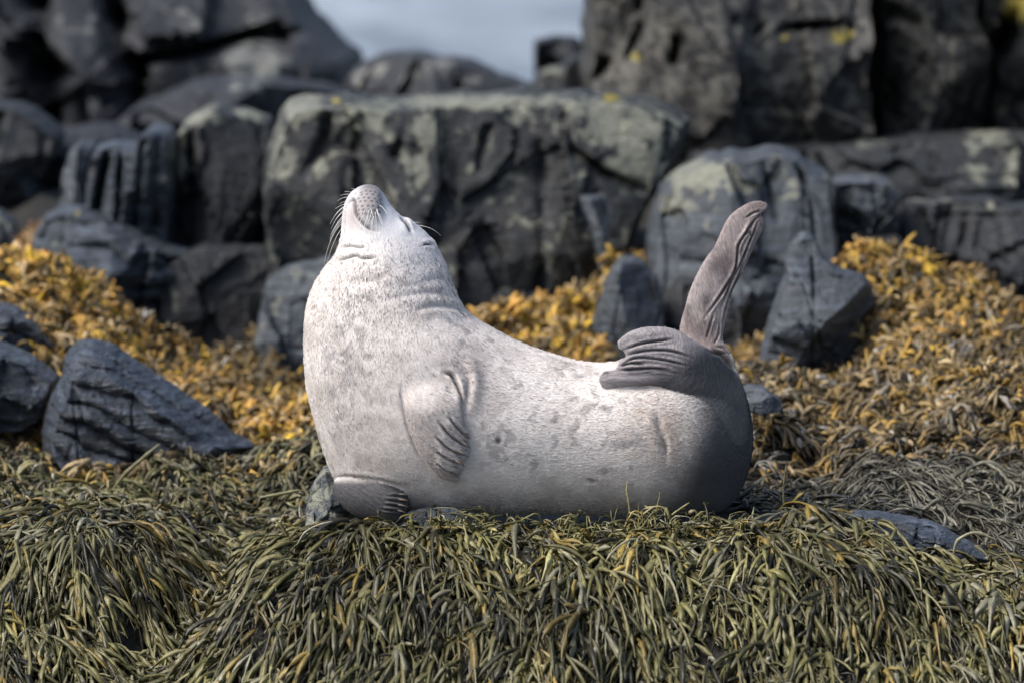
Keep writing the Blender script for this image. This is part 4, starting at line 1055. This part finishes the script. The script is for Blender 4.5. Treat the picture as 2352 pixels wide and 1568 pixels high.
def tufts(region, n_tufts, per, spread, r, coherent=0.0):
    """region: list of (u0,v0,u1,v1,Ymin,Ymax) boxes in ground terms -> roots grouped in tufts"""
    xs, ys, ds, tid = [], [], [], []
    x0, x1, y0, y1 = region
    cx = r.uniform(x0, x1, n_tufts); cy = r.uniform(y0, y1, n_tufts)
    k = np.repeat(np.arange(n_tufts), per)
    X = cx[k] + r.normal(size=len(k)) * spread; Y = cy[k] + r.normal(size=len(k)) * spread
    a = r.uniform(0, 2 * math.pi, len(k))
    gx_, gy_ = ground_grad(cx, cy)
    bias = np.stack([-gx_, -gy_ - 0.25], 1)[k]
    ta = (noise(np.stack([cx, cy, 0 * cx], 1), 2.2, 61, 2) * 2.2)[k]
    reg = np.interp(cx, [-1.9, -1.2, -0.8, -0.5, 0.2, 0.8, 1.2, 1.9], [-0.3, 0.4, -0.5, -0.7, -0.4, 0.2, 1.3, 1.5])[k]
    bias = bias * 0.8 + np.stack([reg, 0 * reg], 1) * 0.7
    at = (r.uniform(-1.1, 1.1, n_tufts))[k] - math.pi / 2          # one lie per lock, fanned a little
    fan = np.stack([np.cos(at), np.sin(at)], 1)
    dirs = fan * (1.3 * coherent) + np.stack([np.cos(a), np.sin(a)], 1) * (0.9 - 0.5 * coherent) + np.stack([np.cos(ta - 1.57), np.sin(ta - 1.57)], 1) * 0.5 + bias + r.normal(size=(len(k), 2)) * 0.2
    return X, Y, dirs

def keep(mask, *arrs): return [a[mask] for a in arrs]

# places where bare rock shows through the weed, in (u, v, radius u, radius v)
BARE = [(2120, 1245, 130, 40), (745, 1160, 50, 70), (1010, 1205, 70, 26)]
def not_bare(X, Y, Z=None):
    p_ = np.stack([X, Y, ground_z(X, Y)], -1); uu, vv = UV(p_)
    m = np.ones(len(X), bool)
    for a, b, ru, rv in BARE: m &= (((uu - a) / ru) ** 2 + ((vv - b) / rv) ** 2) > 1
    return m
def seal_clear(X, Y):
    """no roots inside the seal's body"""
    p_ = np.stack([X, Y, ground_z(X, Y)], -1); uu, vv = UV(p_)
    return ~((np.abs(Y) < 0.20) & (uu > 770) & (uu < 1700))

r = np.random.default_rng(3)
def olive_set(region, n, per, seg, L, W, col, lift=0.04, **kw):
    X, Y, d = tufts(region, n, per, kw.pop('spread', 0.02), r, kw.pop('coherent', 0.0))
    m = not_bare(X, Y) & seal_clear(X, Y)
    X, Y, d = keep(m, X, Y, d)
    N = len(X)
    return strands(kw.pop('nm', 'wrack'), X, Y, seg, r.uniform(L[0], L[1], N), r.uniform(W[0], W[1], N), d, lift, col, None, **kw)

# front bank, under and before the seal
FB = (-0.95, 1.75, -1.15, -0.12)
build_stuff('wrack_bank', 'olive knotted wrack hanging over the ledge under the seal', 'seaweed', weed_olive, [
    olive_set(FB, 390, 8, 9, (0.16, 0.34), (0.0075, 0.0165), OLIVE, nm='a', lift=0.06, coherent=1.0, bladder=0.7, wander=0.3, down=0.9, fork=0.6, flatness=0.17, spread=0.015),
    olive_set((-0.25, 0.68, -0.36, -0.24), 90, 5, 6, (0.05, 0.12), (0.004, 0.008), OLIVE, nm='x', lift=0.11, wander=0.8, down=0.2, droop=0.5, fork=0.4),
    olive_set(FB, 150, 6, 8, (0.08, 0.18), (0.0025, 0.005), GREY, nm='b', lift=0.07, wander=1.0, down=0.6, bladder=0.2),
    olive_set(FB, 200, 5, 9, (0.15, 0.32), (0.011, 0.022), OLIVE, nm='c', lift=0.09, coherent=1.0, bladder=0.15, flatness=0.16, wander=0.3, down=0.9, fork=0.35, spread=0.015),
    olive_set(FB, 200, 3, 5, (0.03, 0.08), (0.006, 0.013), TAN, nm='s', lift=0.09, wander=1.5, down=0.3, bladder=0.6, spread=0.05),
])
MB = (-1.95, -0.85, -1.0, 0.35)
build_stuff('wrack_mound', 'long olive wrack draped over the rounded mound at lower left', 'seaweed', weed_olive, [
    olive_set(MB, 280, 9, 9, (0.14, 0.30), (0.007, 0.016), OLIVE, nm='d', coherent=0.7, bladder=0.8, wander=0.3, down=1.1, fork=0.5, flatness=0.18, spread=0.015),
    olive_set(MB, 120, 6, 9, (0.12, 0.28), (0.009, 0.017), OLIVE, nm='e', lift=0.07, flatness=0.2, wander=0.4, fork=0.3),
    olive_set(MB, 120, 3, 5, (0.03, 0.09), (0.004, 0.010), TAN, nm='t', lift=0.09, wander=2.0, down=0.2, spread=0.05),
])
build_stuff('wrack_patch', 'green grey wrack filling the hollow between the mound and the slanting boulder', 'seaweed', weed_olive, [
    olive_set((-1.95, -0.50, 0.3, 1.6), 280, 8, 7, (0.08, 0.20), (0.007, 0.016), OLIVE, nm='f', lift=0.06, fork=0.3, wander=0.9, flatness=0.3),
    olive_set((-1.95, -0.50, 0.3, 1.6), 260, 3, 5, (0.03, 0.09), (0.006, 0.014), TAN, nm='v', lift=0.09, wander=2.0, down=0.2, spread=0.05),
])
build_stuff('wrack_heap', 'tangled grey green wrack heaped right of the seal', 'seaweed', weed_olive, [
    olive_set((0.55, 1.95, 0.12, 0.9), 300, 8, 8, (0.09, 0.22), (0.005, 0.013), GREY, nm='g', lift=0.07, fork=0.3, wander=1.0),
    olive_set((0.55, 2.05, 0.8, 1.9), 330, 8, 7, (0.07, 0.17), (0.008, 0.017), BROWN, nm='h', lift=0.08, wander=1.8, down=0.4, fork=0.3, flatness=0.3),
])

# golden and brown bladder wrack behind (short forked fronds)
def fucus(region, n, L, W, col, ok=None, up=1.0):
    x0, x1, y0, y1 = region
    X = r.uniform(x0, x1, n); Y = r.uniform(y0, y1, n)
    Z = ground_z(X, Y); uu, vv = UV(np.stack([X, Y, Z], -1))
    m = np.ones(n, bool)
    if ok is not None: m &= ok(uu, vv, X, Y)
    X, Y, Z = keep(m, X, Y, Z); N = len(X)
    a = r.uniform(0, 2 * math.pi, N)
    dirn = np.stack([np.cos(a), np.sin(a) - 0.35, r.uniform(0.1, 1.3, N) * up], 1); dirn /= np.linalg.norm(dirn, axis=1)[:, None]
    Ls = r.uniform(L[0], L[1], N); Ws = r.uniform(W[0], W[1], N)
    side = np.cross(dirn, r.normal(size=(N, 3))); side /= np.linalg.norm(side, axis=1)[:, None]
    root = np.stack([X, Y, Z + r.uniform(-0.01, 0.04, N) + 0.05 * noise(np.stack([X, Y, 0 * X], 1), 9, 70, 2)], 1)
    cc = col(r, N, root)
    Vs, Fs, Cs = [], [], []; off = 0
    for br in (-1, 1):
        P0 = root; P1 = root + dirn * (Ls * 0.45)[:, None]
        d2 = dirn + side * br * r.uniform(0.4, 0.9, N)[:, None] + r.normal(size=(N, 3)) * 0.25; d2 /= np.linalg.norm(d2, axis=1)[:, None]
        P2 = P1 + d2 * (Ls * 0.35)[:, None]
        d3 = d2 + np.array([0, -0.15, -0.6]) * r.uniform(0, 1.4, N)[:, None]; d3 /= np.linalg.norm(d3, axis=1)[:, None]
        P3 = P2 + d3 * (Ls * 0.28)[:, None]
        pts = np.stack([P0, P1, P2, P3], 1)
        wd = Ws[:, None] * np.array([0.5, 0.95, 1.1, 0.55])[None]
        nrm = np.cross(d2, side); nrm /= np.linalg.norm(nrm, axis=1)[:, None] + 1e-9
        sd = np.cross(nrm, d2); sd /= np.linalg.norm(sd, axis=1)[:, None] + 1e-9
        V = np.stack([pts + sd[:, None] * wd[..., None] * 0.5, pts + nrm[:, None] * wd[..., None] * 0.22, pts - sd[:, None] * wd[..., None] * 0.5, pts - nrm[:, None] * wd[..., None] * 0.22], 2)
        idx = np.arange(N * 16).reshape(N, 4, 4); nx = np.roll(idx, -1, 2)
        f = np.stack([idx[:, :-1], nx[:, :-1], nx[:, 1:], idx[:, 1:]], -1).reshape(-1, 4)
        cap = idx[:, 3]
        Vs.append(V.reshape(-1, 3)); Fs.append(np.concatenate([f, cap]) + off); off += len(V) * 16
        Cs.append(np.repeat(cc, 16, 0))
    return np.concatenate(Vs), np.concatenate(Fs), np.concatenate(Cs)

def gold_strands(region, n, L, W, col, ok, nm, lift=0.07, **kw):
    x0, x1, y0, y1 = region
    k = r.integers(0, max(n // 7, 1), n)
    cx = r.uniform(x0, x1, n)[k]; cy = r.uniform(y0, y1, n)[k]
    X = cx + r.normal(size=n) * 0.03; Y = cy + r.normal(size=n) * 0.03
    uu, vv = UV(np.stack([X, Y, ground_z(X, Y)], -1)); m = ok(uu, vv, X, Y)
    X, Y, k = keep(m, X, Y, k)
    N = len(X); a_ = r.uniform(0, 2 * math.pi, N)
    d = np.stack([np.cos(a_), np.sin(a_) - 0.6], 1)
    return strands(nm, X, Y, 5, r.uniform(L[0], L[1], N), r.uniform(W[0], W[1], N), d, lift, col, None, wander=2.2, down=0.7, bladder=0.5, flatness=0.3, fork=0.75, sides=3, tip=0.8, **kw)
STRAW = palette([(0.26, 0.18, 0.07), (0.34, 0.26, 0.14), (0.14, 0.10, 0.045), (0.36, 0.22, 0.04), (0.05, 0.035, 0.018)], [3, 2.5, 3, 2, 2.5])
lo_ok = lambda uu, vv, X, Y: uu < 710
build_stuff('golden_wrack_slope', 'golden yellow bladder wrack running down the slope at left', 'seaweed', weed_gold, [
    gold_strands((-2.3, -0.62, 1.7, 3.5), 3900, (0.07, 0.15), (0.012, 0.026), GOLD, lo_ok, 'k'),
    gold_strands((-2.1, -0.45, 1.1, 2.5), 1900, (0.07, 0.15), (0.010, 0.022), STRAW, lambda uu, vv, X, Y: (uu < 720) & (vv > 830 + 40 * np.sin(X * 9)), 'l'),
    fucus((-2.3, -0.62, 1.7, 3.5), 1800, (0.04, 0.08), (0.012, 0.024), GOLD, lo_ok),
])
build_stuff('orange_wrack_patch', 'small blurred orange patch of wrack by the black rock at far left', 'seaweed', weed_gold, [
    fucus((-1.9, -1.45, 4.2, 5.2), 500, (0.05, 0.10), (0.02, 0.035), palette([(0.34, 0.18, 0.07), (0.24, 0.16, 0.07)], [1, 1]), lambda uu, vv, X, Y: (uu < 140)),
])
gm_ok = lambda uu, vv, X, Y: (uu > 1900) & ~((uu < 2010) & (vv > 650) & (Y < 2.9))
dr_ok = lambda uu, vv, X, Y: (uu > 1040) & (uu < 1500) & ~((uu > 1360) & (uu < 1520) & (vv > 640))
build_stuff('golden_wrack_drape', 'bright amber wrack in the gap behind the seal back', 'seaweed', weed_gold, [
    gold_strands((-0.2, 0.62, 2.7, 4.4), 2300, (0.07, 0.15), (0.010, 0.022), GOLD, dr_ok, 'm'),
    fucus((-0.2, 0.62, 2.7, 4.4), 1600, (0.04, 0.09), (0.014, 0.028), GOLD, dr_ok),
])
build_stuff('golden_wrack_mound', 'big mound of golden yellow wrack at right behind the tail', 'seaweed', weed_gold, [
    gold_strands((0.95, 2.35, 2.2, 3.9), 4300, (0.08, 0.17), (0.012, 0.027), GOLD, gm_ok, 'n', 0.09),
    fucus((0.95, 2.35, 2.2, 3.9), 1800, (0.045, 0.10), (0.012, 0.024), GOLD, gm_ok),
    fucus((0.75, 1.2, 3.0, 3.9), 1500, (0.04, 0.08), (0.012, 0.024), GOLD, lambda uu, vv, X, Y: (uu > 1690) & (uu < 1800)),
])
build_stuff('brown_wrack_slope', 'brown and straw coloured wrack covering the slope below the golden mound', 'seaweed', weed_gold, [
    gold_strands((0.6, 2.3, 1.1, 2.7), 4000, (0.08, 0.16), (0.007, 0.017), BROWN, lambda uu, vv, X, Y: (uu > 1660) & ~((uu < 1990) & (Y > 2.25) & (vv < 880)), 'o', 0.09),
    fucus((0.6, 2.3, 1.1, 2.7), 3000, (0.04, 0.09), (0.008, 0.02), STRAW, lambda uu, vv, X, Y: (uu > 1660) & ~((uu < 1990) & (Y > 2.25) & (vv < 880))),
])
build_stuff('dull_wrack_clumps', 'dull olive wrack growing at the foot of the dark rocks left', 'seaweed', weed_gold, [
    fucus((-1.5, -0.5, 3.0, 4.3), 2600, (0.04, 0.09), (0.010, 0.022), BROWN, lambda uu, vv, X, Y: (uu > 290) & (uu < 640)),
])

# single fronds that stand clear of the rest
def frond(label, pts, Y, w, col, mat=weed_olive):
    q = catmull(pts, 5, closed=False); n = len(q)
    W_ = P(q[:, 0], q[:, 1], Y)
    t = np.linspace(0, 1, n)
    rad = w * (0.6 + 0.5 * np.sin(t * math.pi)) * (1 + 0.5 * np.exp(-((t - 0.35) / 0.05) ** 2) + 0.5 * np.exp(-((t - 0.75) / 0.05) ** 2))
    rad[-1] *= 0.35
    o = tube('wrack_frond', W_, rad, mat, None, 6)
    set_attr(o.data, 'col', np.tile(np.array(col), (len(o.data.vertices), 1)))
    return tag(o, label, 'seaweed frond', 'single wrack fronds standing clear')
frond('thin pale frond standing upright right of the seal rump', [(1806, 1190), (1800, 1150), (1800, 1110), (1806, 1064)], -0.1, 0.0022, (0.2, 0.18, 0.10))
frond('short upright frond against the seal belly', [(1446, 1175), (1444, 1150), (1440, 1128), (1441, 1104)], -0.25, 0.003, (0.26, 0.24, 0.11))
frond('slim curved frond before the rump, left of the diagonal one', [(1508, 1182), (1510, 1160), (1516, 1136), (1514, 1128)], -0.25, 0.0018, (0.22, 0.19, 0.09))
frond('diagonal frond rising before the rump shadow', [(1530, 1192), (1556, 1172), (1584, 1153)], -0.26, 0.0026, (0.25, 0.22, 0.09))
frond('stout strap leaning up over the slanting boulder', [(262, 1120), (290, 1085), (330, 1050), (368, 1018)], 0.85, 0.0055, (0.13, 0.12, 0.05))
frond('pale strap arching at the left end of the ledge', [(682, 1250), (700, 1222), (730, 1205), (764, 1196)], -0.4, 0.0022, (0.34, 0.33, 0.27))
frond('pale horizontal strap in the hollow left of the seal', [(596, 1142), (640, 1134), (690, 1124)], 0.35, 0.0045, (0.20, 0.19, 0.09))
frond('upright frond below the lower flipper tip', [(978, 1262), (982, 1220), (990, 1190), (990, 1166)], -0.36, 0.003, (0.17, 0.16, 0.08))
frond('broad yellow strap hanging in the centre of the bank', [(1322, 1330), (1312, 1370), (1300, 1420), (1292, 1470)], -0.72, 0.0075, (0.30, 0.22, 0.06))
frond('twisted knobbly frond lying over the ledge at far right', [(2190, 1270), (2200, 1240), (2240, 1222), (2290, 1240)], -0.42, 0.004, (0.24, 0.22, 0.14))
